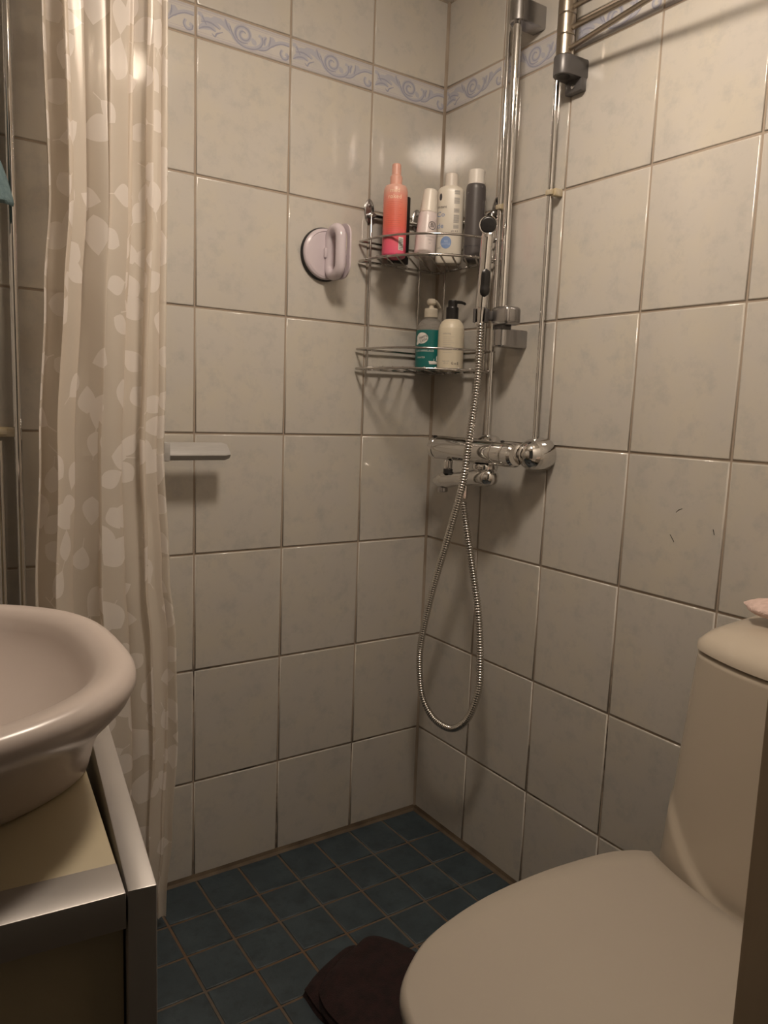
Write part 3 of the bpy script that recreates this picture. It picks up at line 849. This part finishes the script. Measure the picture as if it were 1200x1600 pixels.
# lower tier: teal label pump bottle
ZS2 = ZL + .0012
M_CLEAR, ntc, bcn = nt_new('clear_grey_plastic')
bcn.inputs['Base Color'].default_value = (.80, .76, .70, 1); bcn.inputs['Roughness'].default_value = .12; bcn.inputs['Transmission Weight'].default_value = .75; bcn.inputs['IOR'].default_value = 1.2
tb = thing('soap_bottle', 'clear pump bottle with a teal label and white speech bubble on the lower shelf', 'bottle', (-.063, -.064, ZS2))
RT = .0325
MB().lathe([(.028, 0), (.0315, .002), (.032, .006), (.032, .090), (.0305, .101), (.026, .110), (.019, .1165), (.0145, .119), (.0145, .1215)], 36).build('bottle_body', M_CLEAR, tb, smooth=50)
M_LIQ = mat('teal_label', (.006, .135, .125), .38)
MB().lathe([(RT, .004), (RT, .0915)], 40, None, False, False).build('label', M_LIQ, tb, smooth=50)
mb = MB(); mb.lathe([(.0150, .121), (.0158, .122), (.0152, .140), (.014, .1415), (.0055, .142), (.0052, .152)], 26); mb.build('pump_collar', mat('cream_pump', (.66, .60, .50), .35), tb, smooth=50)
pdir = math.atan2(.25, .95)
mb = MB(); mb.lathe([(.008, .150), (.0105, .153), (.0108, .159), (.008, .163), (.002, .164)], 20)
c_, s_ = math.cos(pdir), math.sin(pdir)
mb.tube([(0, 0, .1585), (.016*c_, .016*s_, .1580), (.026*c_, .026*s_, .153), (.032*c_, .032*s_, .147)], [.006, .0048, .0040, .0032], 12); mb.build('pump_head', bpy.data.materials['cream_pump'], tb, smooth=60)
ta = CAMA - .30
bub = circ_uv(.0125, 28, 1.25); bub = [(u-.004, v+.0035 if False else v) for u, v in bub]
bub = [(u, v) if not (-2.75 < math.atan2(v, u+.004) < -2.2) else (u*1.25-.001, v*1.55) for u, v in bub]
wrap_patch('speech_bubble', bub, RT, ta-.22, .073, tb, M_TEXTW, d=.0005)
wrap_text('logo_text', 'Hemp', .0095, RT, ta-.22, .0762, tb, M_TEXT, tilt=.38, d=.0009, sx=.95)
wrap_text('logo_text', 'Little', .0095, RT, ta-.20, .0685, tb, M_TEXT, tilt=.38, d=.0009, sx=.95)
wrap_text('label_text', 'DUO MARITIL', .0062, RT, ta-.16, .0515, tb, M_TEXTW, d=.0006)
wrap_text('label_text', 'CUO HARKLACK', .0062, RT, ta-.14, .0445, tb, M_TEXTW, d=.0006)
wrap_text('label_text', 'LIGHTER', .0055, RT, ta-.36, .030, tb, M_TEXTW, d=.0006)
wrap_patch('boat_print', [(-.013, .0035), (0, .0035), (.016, .0035), (.016, -.0035), (0, -.0035), (-.0105, -.0035)], RT, ta+.62, .0185, tb, M_TEXTW, d=.0005)
wrap_patch('boat_lamp', [(-.0032, -.006), (.0032, -.006), (.0032, .003), (.0016, .006), (-.0016, .006), (-.0032, .003)], RT, ta+.86, .0285, tb, M_TEXTW, d=.0006)
wrap_patch('boat_window', circ_uv(.0018, 10), RT, ta+.86, .0285, tb, M_TEXTG, d=.0010)
wrap_patch('boat_mast', [(-.0004, -.003), (.0004, -.003), (.0014, .003), (.0004, .003)], RT, ta+.58, .0245, tb, M_TEXTW, d=.0006)

# cream pump bottle
cb = thing('soap_bottle', 'cream round-shouldered bottle with a black pump on the lower shelf', 'bottle', (-.0515, -.127, ZS2))
RC = .0292
MB().lathe([(.026, 0), (.0285, .0015), (RC, .005), (.0292, .085), (.0285, .0935), (.0262, .1015), (.0225, .1080), (.0175, .1125), (.0135, .114)], 40).build('bottle_body', mat('cream_bottle', (.66, .59, .46), .42), cb, smooth=60)
mb = MB(); mb.lathe([(.0138, .1135), (.0140, .115), (.0140, .1385), (.0134, .140), (.0105, .1402), (.0104, .1525), (.0098, .155), (.002, .1556)], 28); mb.build('pump_collar', M_BLACK, cb, smooth=50)
pd2 = math.atan2(-.45, .90); c_, s_ = math.cos(pd2), math.sin(pd2)
mb = MB(); mb.tube([(0, 0, .1515), (.010*c_, .010*s_, .1522), (.020*c_, .020*s_, .1520), (.027*c_, .027*s_, .1500), (.0295*c_, .0295*s_, .1475)], [.0036, .0036, .0032, .0030, .0026], 12); mb.build('pump_nozzle', M_BLACK, cb, smooth=60)
fa = CAMA - .42
wrap_text('label_text', 'softening', .0052, RC, fa, .0805, cb, M_TEXTG)
for k in range(9):
    wrap_patch('label_line', rect_uv(-.011, .014-.003*((k*5) % 3), -.0003, .0003), RC, fa+.1, .073-k*.0042, cb, M_TEXTF)
wrap_text('label_text', 'Made in EU', .0036, RC, fa+.02, .0205, cb, M_TEXTG)
wrap_text('label_text', '250 ml', .0036, RC, fa+.02, .0160, cb, M_TEXTG)
wrap_text('label_text', 'G e E', .0075, RC, fa+.72, .0160, cb, M_TEXT)

# ------------------------------------------------------------------ suction handle on the back wall
sh = thing('suction_handle', 'lilac-white suction cup grab handle with a black rim, left of the corner shelf', 'handle', (-.313, 0, 1.373))
UP = RX(PI/2)       # lathe z -> -y
MB().lathe([(.0555, .0003), (.0560, .004), (.0545, .0085), (.050, .009)], 44, UP).build('suction_cup', M_RUBBER, sh)
MB().lathe([(.0525, .006), (.0535, .010), (.0515, .0145), (.0465, .0165), (.0455, .0150), (.044, .0155), (.002, .0185)], 44, UP).build('disc', M_LILAC, sh, smooth=50)
# D-shaped loop standing out from the disc, plus the lever plate behind it
def dpath(y0, y1, z0, z1, r, k=6):
    pts = []
    for (cy, cz, a0) in ((y1+r, z1-r, 90), (y1+r, z0+r, 180), (y0-r, z0+r, 270), (y0-r, z1-r, 0)):
        for i in range(k+1):
            a = math.radians(a0 + 90*i/k); pts.append((0, cy+r*math.cos(a), cz+r*math.sin(a)))
    return pts
mb = MB()
P_ = dpath(-.018, -.064, -.046, .049, .021)
mb.tube(P_, .0112, 14, closed=True)
mb.xf(T(.006, 0, 0)); mb.build('grip_loop', M_LILAC, sh, smooth=70)
mb = MB(); P2 = dpath(-.010, -.078, -.053, .060, .028)
outer = [(p[1], p[2]) for p in P2]
P3 = dpath(-.022, -.066, -.040, .046, .018); inner = [(p[1], p[2]) for p in P3]
rs = []
for xx, f in ((.020, 0), (.0235, 0)):
    rs.append([(xx, a, b) for a, b in outer])
rs.append([(.0235, a, b) for a, b in inner]); rs.append([(.020, a, b) for a, b in inner]); rs.append(rs[0])
mb.rings(rs, False, False); mb.build('lever_plate', M_LILAC, sh)
mb = MB(); mb.tube([(.004, -.018, .030), (.022, -.018, .030)], .005, 10); mb.tube([(.004, -.055, .040), (.022, -.055, .040)], .004, 10); mb.tube([(.004, -.018, -.03), (.022, -.018, -.03)], .005, 10); mb.build('hinge_pin', M_LILAC, sh)
MB().box(-.009, .0, -.024, -.014, -.010, .012, .003).build('latch', M_LILAC, sh)

# ------------------------------------------------------------------ grey bar shelf on the back wall, behind the curtain
ws = thing('wall_shelf', 'short grey metal shelf bar on the back wall, half behind the curtain', 'shelf', (-.69, 0, .953))
mb = MB()
prof = [(-.046, .0175), (-.050, .0165), (-.0705, -.003), (-.0715, -.0065), (-.069, -.011), (-.063, -.0165), (-.050, -.0165), (-.046, -.012)]
x0, x1 = -.14, .141
mb.rings([[(x0, y, z) for y, z in prof], [(x1-.010, y, z) for y, z in prof], [(x1, y*.92-.003, z*.8) for y, z in prof]])
mb.build('shelf_profile', M_ALU, ws)
mb = MB(); mb.box(x0+.06, x0+.10, -.047, -.0003, -.012, .012, .003); mb.build('wall_mount', M_ALU, ws)
MB().box(.006, .018, -.073, -.044, -.0175, .0185, .002).build('end_clip', M_ALU, ws)

# ------------------------------------------------------------------ shower curtain
def curtain_material():
    m, nt, b = nt_new('translucent_leaf_curtain')
    out = nt.nodes['Material Output']
    uv = N(nt, 'ShaderNodeUVMap')
    def leaves(scale, seed, rmin, prob):
        mp = N(nt, 'ShaderNodeMapping'); mp.inputs['Location'].default_value = (seed, seed*1.7, 0); mp.inputs['Scale'].default_value = (scale, scale, 1)
        nt.links.new(uv.outputs[0], mp.inputs[0])
        vo = N(nt, 'ShaderNodeTexVoronoi', voronoi_dimensions='2D'); vo.inputs['Scale'].default_value = 1.0; vo.inputs['Randomness'].default_value = .62
        nt.links.new(mp.outputs[0], vo.inputs['Vector'])
        df = N(nt, 'ShaderNodeVectorMath', operation='SUBTRACT'); nt.links.new(mp.outputs[0], df.inputs[0]); nt.links.new(vo.outputs['Position'], df.inputs[1])
        sc = N(nt, 'ShaderNodeSeparateColor'); nt.links.new(vo.outputs['Color'], sc.inputs[0])
        ang = math_n(nt, 'MULTIPLY', sc.outputs[0], 6.283)
        rot = N(nt, 'ShaderNodeVectorRotate', rotation_type='Z_AXIS'); nt.links.new(df.outputs[0], rot.inputs['Vector']); nt.links.new(ang, rot.inputs['Angle'])
        sp = N(nt, 'ShaderNodeSeparateXYZ'); nt.links.new(rot.outputs[0], sp.inputs[0])
        # pointed egg: |y| < w*(1-(x/l)^2)*(1+.35x/l)
        l = math_n(nt, 'MULTIPLY_ADD', sc.outputs[1], .12, rmin)
        xl = math_n(nt, 'DIVIDE', sp.outputs[0], l)
        q = math_n(nt, 'SUBTRACT', 1.0, math_n(nt, 'POWER', math_n(nt, 'ABSOLUTE', xl), 2.2))
        k = math_n(nt, 'MULTIPLY_ADD', xl, .35, 1.0)
        half = math_n(nt, 'MULTIPLY', math_n(nt, 'MULTIPLY', q, k), math_n(nt, 'MULTIPLY', l, .68))
        dd = math_n(nt, 'SUBTRACT', half, math_n(nt, 'ABSOLUTE', sp.outputs[1]))
        mk = math_n(nt, 'MULTIPLY', math_n(nt, 'GREATER_THAN', dd, 0.0), math_n(nt, 'LESS_THAN', sc.outputs[2], prob))
        # stalk
        st = math_n(nt, 'MULTIPLY', math_n(nt, 'LESS_THAN', math_n(nt, 'ABSOLUTE', sp.outputs[1]), .012),
                    math_n(nt, 'MULTIPLY', math_n(nt, 'LESS_THAN', xl, 0.0), math_n(nt, 'GREATER_THAN', xl, -1.7)))
        st = math_n(nt, 'MULTIPLY', st, math_n(nt, 'LESS_THAN', sc.outputs[2], prob*.6))
        return math_n(nt, 'MAXIMUM', mk, math_n(nt, 'MULTIPLY', st, .8))
    mask = math_n(nt, 'MAXIMUM', leaves(15, 0.3, .32, .70), leaves(11, 4.1, .28, .46))
    col = N(nt, 'ShaderNodeMix', data_type='RGBA'); col.inputs[6].default_value = (.83, .755, .67, 1); col.inputs[7].default_value = (.92, .86, .81, 1)
    nt.links.new(mask, col.inputs[0])
    df = N(nt, 'ShaderNodeBsdfDiffuse'); tl = N(nt, 'ShaderNodeBsdfTranslucent'); tp = N(nt, 'ShaderNodeBsdfTransparent'); gl = N(nt, 'ShaderNodeBsdfGlossy')
    gl.inputs['Roughness'].default_value = .3; gl.inputs['Color'].default_value = (.8, .75, .7, 1)
    nt.links.new(col.outputs[2], df.inputs[0]); nt.links.new(col.outputs[2], tl.inputs[0])
    tp.inputs[0].default_value = (.95, .92, .86, 1)
    m1 = N(nt, 'ShaderNodeMixShader'); m1.inputs[0].default_value = .28; nt.links.new(df.outputs[0], m1.inputs[1]); nt.links.new(tl.outputs[0], m1.inputs[2])
    fac = math_n(nt, 'MULTIPLY_ADD', mask, .14, .76)
    m2 = N(nt, 'ShaderNodeMixShader'); nt.links.new(fac, m2.inputs[0]); nt.links.new(tp.outputs[0], m2.inputs[1]); nt.links.new(m1.outputs[0], m2.inputs[2])
    m3 = N(nt, 'ShaderNodeMixShader'); m3.inputs[0].default_value = .05; nt.links.new(m2.outputs[0], m3.inputs[1]); nt.links.new(gl.outputs[0], m3.inputs[2])
    nt.links.new(m3.outputs[0], out.inputs[0])
    return m
M_CURT = curtain_material()
CR = [(0.02, -.700), (.088, -.699), (.218, -.688), (.412, -.675), (.602, -.677), (.726, -.689), (.963, -.700), (1.078, -.696), (1.407, -.692), (1.716, -.693), (1.93, -.694)]
CLt = [(0.02, -.925), (.407, -.922), (.715, -.922), (.962, -.911), (1.22, -.898), (1.371, -.888), (1.654, -.893), (1.93, -.897)]
def curtain():
    NS, NZ = 150, 90
    vs, uvs, fs = [], [], []
    for j in range(NZ+1):
        z = .040 + (1.908-.040)*j/NZ
        xr, xl = interp(CR, z), interp(CLt, z)
        row = []; L = 0; prev = None
        for i in range(NS+1):
            s = i/NS
            ph = 2*PI*3.4*s + .55*math.sin(2.1*z) + .8*s*math.sin(1.3*z+.7) + 1.2*math.sin(2*PI*s)
            amp = (.019 + .008*math.sin(5*s+1.1*z)) * smooth01(min(s, 1-s)*9+.15) * (1 - .25*smooth01((z-1.5)/.4))
            y = -.125 + amp*math.sin(ph) + .006*math.sin(2.7*ph+3*z) + .004*mnoise.noise(Vector((s*14, z*3.2, 1.7))) + .010*mnoise.noise(Vector((s*3, z*1.4, 5.2)))
            xx = xl + (xr-xl)*s + .011*math.sin(2*ph+.6)*smooth01(min(s, 1-s)*10) + .003*mnoise.noise(Vector((s*9, z*4, 8.1)))*smooth01(min(s, 1-s)*10)
            p = Vector((xx, y, z))
            if prev is not None: L += math.hypot(p.x-prev.x, p.y-prev.y)
            prev = p; row.append((p, L))
        for p, L in row: vs.append(p); uvs.append((L, z))
    for j in range(NZ):
        for i in range(NS):
            a = j*(NS+1)+i; fs.append([a, a+1, a+NS+2, a+NS+1])
    mb = MB(); mb.add(vs, fs)
    o = mb.build('shower_curtain', M_CURT, smooth=180, fix=False)
    uvl = o.data.uv_layers.new(name='UVMap')
    for lp in o.data.loops: uvl.data[lp.index].uv = uvs[lp.vertex_index]
    return o
tag(curtain(), 'translucent cream shower curtain with printed leaves, bunched against the back wall', 'curtain')
cr_ = MB().tube([(XL+.001, -.125, 1.932), (-.9, -.125, 1.932), (-.30, -.125, 1.932)], .009, 16)
cr_.lathe([(.022, 0), (.022, .004), (.012, .008)], 20, T(XL, -.125, 1.932) @ RY(PI/2))
rod = thing('curtain_rod', 'chrome curtain rod above the shower curtain, under the ceiling', 'rod', (XL, -.125, 1.932))
o = cr_.build('rod', M_CHROME, rod, loc=(XL, -.125, 1.932)); o.location = (0, 0, 0)
o = MB().tube([(-.31, -.125, 1.932), (-.31, -.125, CEILO)], .006, 12).build('ceiling_hanger', M_CHROME, rod, loc=(XL, -.125, 1.932)); o.location = (0, 0, 0)
for k in range(6):
    xx = -.89 + .039*k
    pts_ = [(xx, -.125+.013*math.cos(a), 1.928+.016*math.sin(a)) for a in [2*PI*i/20 for i in range(20)]]
    o = MB().tube(pts_, .0018, 6, closed=True).build('curtain_ring', M_WHITEP, rod, loc=(XL, -.125, 1.932)); o.location = (0, 0, 0)

# ------------------------------------------------------------------ vanity cabinet
vc = thing('vanity_cabinet', 'cream vanity cabinet with grey edging under the wash basin', 'cabinet', (-1.007, -1.0585, 0), math.radians(-5.3))
# local frame: corner of the door at the origin, -x into the cabinet, +y along the door
CT = .75
MB().box(-.44, -.0185, .034, .355, CT-.018, CT-.0006, .001).build('top_panel', M_CREAM, vc)
MB().box(-.44, -.0185, 0, .0345, CT-.024, CT, .0008).build('end_rail', M_EDGE, vc)
MB().box(-.44, -.0185, .010, .028, .06, CT-.023, .001).build('side_panel', M_CREAM, vc)
MB().box(-.44, -.0185, .337, .355, .06, CT-.018, .001).build('side_panel', M_CREAM, vc)
MB().box(-.44, -.424, .028, .337, .06, CT-.018, .001).build('back_panel', M_CREAM, vc)
MB().box(-.424, -.0185, .028, .337, .06, .078, .001).build('bottom_panel', M_CREAM, vc)
MB().box(-.42, -.05, .02, .335, DROP, .06, .001).build('plinth', M_GREYL, vc)
hinge = Matrix.Translation((0, 0, 0)) @ RZ(math.radians(-2.6))
MB().box(-.0175, .0, 0, .362, .06, CT+.0002, .001, hinge).build('door', M_EDGE, vc)

# ------------------------------------------------------------------ wash basin
wbz = thing('wash_basin', 'white oval ceramic wash basin sitting on the vanity cabinet', 'basin', (-1.238, -.862, .7505))
BA, BB = .262, .190
prof = [(.88, .54, .0), (.89, .565, .004), (.897, .60, .018), (.906, .68, .042), (.924, .80, .066), (.952, .895, .084), (.982, .962, .098), (1.0, 1.0, .112), (.998, .998, .120), (.985, .985, .126), (.962, .955, .1285), (.932, .915, .128), (.905, .88, .1255),
        (.885, .855, .119), (.866, .832, .108), (.838, .80, .094), (.74, .70, .070), (.60, .58, .050), (.40, .40, .040), (.20, .20, .036), (.06, .06, .035)]
rs = []
for fx_, fy_, z in prof:
    rs.append(sell(0, 0, BA*fx_, BB*fy_, 2.1 + .6*min(1, z/.08), 72, z*.80))
MB().rings(rs, True, True).build('bowl', M_CERAMIC, wbz, smooth=60)
MB().lathe([(.022, .0272), (.022, .0300), (.018, .0310), (.004, .0305)], 24, T(0, 0, 0)).build('drain', M_CHROME, wbz)

# ------------------------------------------------------------------ teal washcloth at the left edge
cl_ = thing('washcloth', 'teal terry washcloth hanging from a hook at the left edge', 'towel', (-1.033, -.08, 1.60))
NS, NZ = 40, 40; vs = []; fs = []
for side in (0, 1):
    for j in range(NZ+1):
        t = j/NZ; z = -.005 - .243*t
        hw = .012 + .088*t**.85
        for i in range(NS+1):
            s = 2*i/NS-1
            y = (-.008 if side == 0 else .0) - .014*math.sin(s*9+1.1)*(.4+.6*t) - .03*(1-s*s)*(1-t)*.5
            zz = z - .006*math.cos(s*3)*t - .004*(1 if side else 0)
            vs.append((s*hw + .004*math.sin(7*t+s*2), y, zz))
    o_ = side*(NS+1)*(NZ+1)
    for j in range(NZ):
        for i in range(NS):
            a = o_+j*(NS+1)+i; fs.append([a, a+1, a+NS+2, a+NS+1])
o1 = (NS+1)*(NZ+1)
for i in range(NS):
    fs.append([i, i+1, o1+i+1, o1+i]); a = NZ*(NS+1)+i; fs.append([a, a+1, o1+a+1, o1+a])
for j in range(NZ):
    a = j*(NS+1); fs.append([a, a+NS+1, o1+a+NS+1, o1+a]); a += NS; fs.append([a, a+NS+1, o1+a+NS+1, o1+a])
MB().add(vs, fs).build('cloth', M_TEALC, cl_, smooth=60)
hk = thing('wall_hook', 'small chrome wall hook carrying the teal washcloth', 'hook', (-1.033, 0, 1.60))
mb = MB(); mb.lathe([(.014, 0), (.014, .004), (.010, .007)], 20, RX(PI/2)); mb.tube(spline([(0, -.004, 0), (0, -.05, -.006), (0, -.083, -.012), (0, -.098, -.002), (0, -.100, .012)], 5), .0035, 10); mb.build('hook', M_CHROME, hk, smooth=60)

# ------------------------------------------------------------------ toilet
YC = -1.040
to = thing('toilet', 'cream close-coupled toilet with lid down against the right wall', 'toilet', (-.36, YC, 0))
def lx(x): return x+.36
# pedestal and bowl
rs = []
for (z, x0, x1, hw, e) in [(DROP, -.56, -.06, .105, 2.6), (.035, -.56, -.06, .105, 2.6), (.10, -.55, -.05, .100, 2.5), (.20, -.57, -.045, .115, 2.4), (.29, -.62, -.04, .150, 2.4), (.355, -.665, -.03, .178, 2.4), (.392, -.685, -.03, .186, 2.4), (.402, -.680, -.035, .182, 2.4)]:
    rs.append(sell(lx((x0+x1)/2), 0, (x1-x0)/2, hw, e, 56, z))
MB().rings(rs).build('bowl', M_TOILET, to, smooth=60)
# outline of seat and lid: D shape, round front
def lid_outline(grow=0.0, n=64):
    half = spline([(x, w, 0) for x, w in ((-.735, 0), (-.731, .052), (-.717, .102), (-.696, .140), (-.649, .175), (-.597, .194), (-.513, .208), (-.411, .2085), (-.311, .196), (-.267, .181), (-.246, .166))], 5)
    hw = half[-1].y; K = 14
    back = [Vector((-.240 - .036*(1-(w/hw)**2), w, 0)) for w in [hw*(1-k/K)*.985 for k in range(K+1)]]
    up = half + back
    dn = [Vector((p.x, -p.y, 0)) for p in reversed(up[1:-1])]
    return [(p.x, p.y) for p in up + dn]
OL = lid_outline(); cxm = -.47
def lring(f, z, dz=0): return [(lx(cxm+(x-cxm)*f), y*f, z) for x, y in OL]
MB().rings([lring(.965, .4025), lring(.985, .406), lring(.985, .417), lring(.975, .4195)]).build('seat', M_SEATP, to, smooth=50)
rs = [lring(.955, .4198), lring(.992, .4205), lring(1.0, .4245), lring(.999, .431), lring(.990, .4365), lring(.972, .440)]
for k in range(1, 9):
    f = .972*(1-k/8.3); rs.append(lring(f, .440 + .0035*(1-f*f)))
MB().rings(rs).build('lid', M_SEATP, to, smooth=60)
for yy in (-.09, .09):
    MB().tube([(lx(-.218), yy-.02, .418), (lx(-.218), yy+.02, .418)], .009, 12).build('hinge', M_WHITEP, to)
# tank: curved front, skirt collar at the foot
def tank_ring(z, grow=0.0, n=40, inset=0.0):
    t = (z-.40)/.33
    hw = .190 - .018*t - inset + grow
    out = []
    for k in range(n+1):
        s_ = -1 + 2*k/n
        y = hw*s_
        b = 1-abs(s_)**6
        xf = -.205 - .056*(1-s_*s_) * 1.0 + .0
        # round the front corners
        xf = -(.186 + .056*(1-s_*s_) + .022*(1-t))
        xf = -.012 - (abs(xf)-.012+grow-inset)*(1-abs(s_)**20)**(1/2.2) if abs(s_) < 1 else -.06
        # skirt: below the curved crease the surface stands 7 mm proud
        zc = .43 + .115*max(0.0, (abs(s_)-.18)/.82)**1.6
        xf -= .0075*smooth01((zc-z)/.014) * (1-abs(s_)**8)
        out.append((lx(xf), y, z))
    out += [(lx(-.008), hw, z), (lx(-.008), -hw, z)]
    return out
rs = [tank_ring(.40 + .328*k/60) for k in range(61)] + [tank_ring(.7315, inset=.003)]
MB().rings(rs).build('tank', M_TOILET, to, smooth=50)
rs = [tank_ring(.7335, inset=.004), tank_ring(.735, grow=.002), tank_ring(.744, grow=.0015), tank_ring(.753, inset=.006), tank_ring(.762, inset=.020)]
cx0 = lx(-.12)
def dome(f, z): return [(cx0+(x-cx0)*f, y*f, z) for x, y, _ in tank_ring(.762, inset=.020)]
for k in range(1, 8):
    f = 1-k/8; rs.append(dome(f, .762+.013*(1-f*f)))
MB().rings(rs).build('tank_lid', M_TOILET, to, smooth=60)
MB().lathe([(.022, .771), (.022, .7775), (.020, .779), (.002, .7792)], 28, T(lx(-.13), 0, 0)).build('flush_button', M_CHROME, to)

# pink cloth on the tank lid
sp = thing('folded_cloth', 'pale pink terry cloth lying on the toilet tank', 'cloth', (-.088, -.985, .776))
def blob(hx, hy, hz, zc, seed, n=36, m=14, cx=0, cy=0):
    rs = []
    for j in range(m+1):
        a = -PI/2 + PI*j/m; ring = []
        for i in range(n):
            t = 2*PI*i/n
            v = Vector((math.cos(t)*math.cos(a), math.sin(t)*math.cos(a), math.sin(a)))
            w = 1+.10*mnoise.noise(v*2.2+Vector((seed, 0, 0)))+.03*mnoise.noise(v*8+Vector((seed, 3, 0)))
            z = zc + hz*v.z*w
            ring.append((cx+hx*v.x*w, cy+hy*v.y*w, max(z, .0008) if True else z))
        rs.append(ring)
    return rs
mb = MB(); mb.rings(blob(.058, .088, .013, .0135, 2.0)); mb.rings(blob(.050, .070, .012, .026, 6.0, cx=.004, cy=-.012)); mb.build('cloth', M_PINKC, sp, smooth=70)

# ------------------------------------------------------------------ maroon towel on the floor
mt = thing('crumpled_towel', 'dark maroon towel crumpled on the floor in front of the toilet', 'towel', (-.44, -.488, DROP))
def pad(poly, z0, h, seed, rot=0):
    """cushion-like fold of cloth with the outline poly (world xy)"""
    P = [Vector((x+.44, y+.47, 0)) for x, y in poly]
    P = P + [P[0]]
    out = [p for p in spline([(p.x, p.y, 0) for p in P], 8)][:-1]
    c = sum(out, Vector((0, 0, 0)))/len(out); rs = []
    for k in range(5):        # side wall
        a = PI/2*k/4; f = .96+.04*math.sin(a+.3)
        rs.append([(c.x+(p.x-c.x)*(1-.05*math.cos(a-PI/3)**2+.05), c.y+(p.y-c.y)*(1-.05*math.cos(a-PI/3)**2+.05), z0+h*.5*math.sin(a)) for p in out])
    for k in range(12):
        f = 1-(k+1)/12.5
        rs.append([(c.x+(p.x-c.x)*f, c.y+(p.y-c.y)*f, z0+h*(.5+.5*min(1, (1-f)*4)**.5) + h*.35*mnoise.noise(Vector(((c.x+(p.x-c.x)*f)*16, (c.y+(p.y-c.y)*f)*16, seed)))*(1-f**6)) for p in out])
    return rs
mb = MB()
mb.rings(pad([(-.548, -.405), (-.512, -.383), (-.470, -.365), (-.424, -.352), (-.400, -.37), (-.36, -.42), (-.34, -.50), (-.40, -.58), (-.50, -.56), (-.545, -.48)], .0006, .022, 1.3))
mb.rings(pad([(-.505, -.41), (-.47, -.392), (-.43, -.378), (-.398, -.366), (-.372, -.378), (-.348, -.415), (-.335, -.47), (-.345, -.56), (-.42, -.60), (-.52, -.57), (-.545, -.50), (-.538, -.44)], .014, .026, 4.4))
mb.build('cloth', M_MAROON, mt, smooth=70)

# ------------------------------------------------------------------ hairs stuck to the tile
def hair(label, pts, r=.0005):
    P = [Vector((-.0006, y, z)) for y, z in pts]
    o = MB().tube(spline(P, 4), [r]*(4*(len(P)-1)+1), 6).build('hair', M_BLACK, loc=(-.0006, pts[0][0], pts[0][1])); tag(o, label, 'hair')
hair('longest dark hair stuck to the right wall tile left of the other two', [(-.694, .851), (-.698, .846), (-.7025, .840)])
hair('short dark hair stuck to the right wall tile, rightmost of the three', [(-.7735, .872), (-.7750, .868), (-.7765, .8635)])
hair('thin curved hair stuck to the right wall tile above the other two', [(-.702, .891), (-.706, .8955), (-.713, .899)], .0003)

# ------------------------------------------------------------------ settle the heights
for o in list(COL.objects):
    if o.parent is None and o.type in ('EMPTY', 'MESH') and o.get('kind') != 'structure':
        o.location.z -= DROP
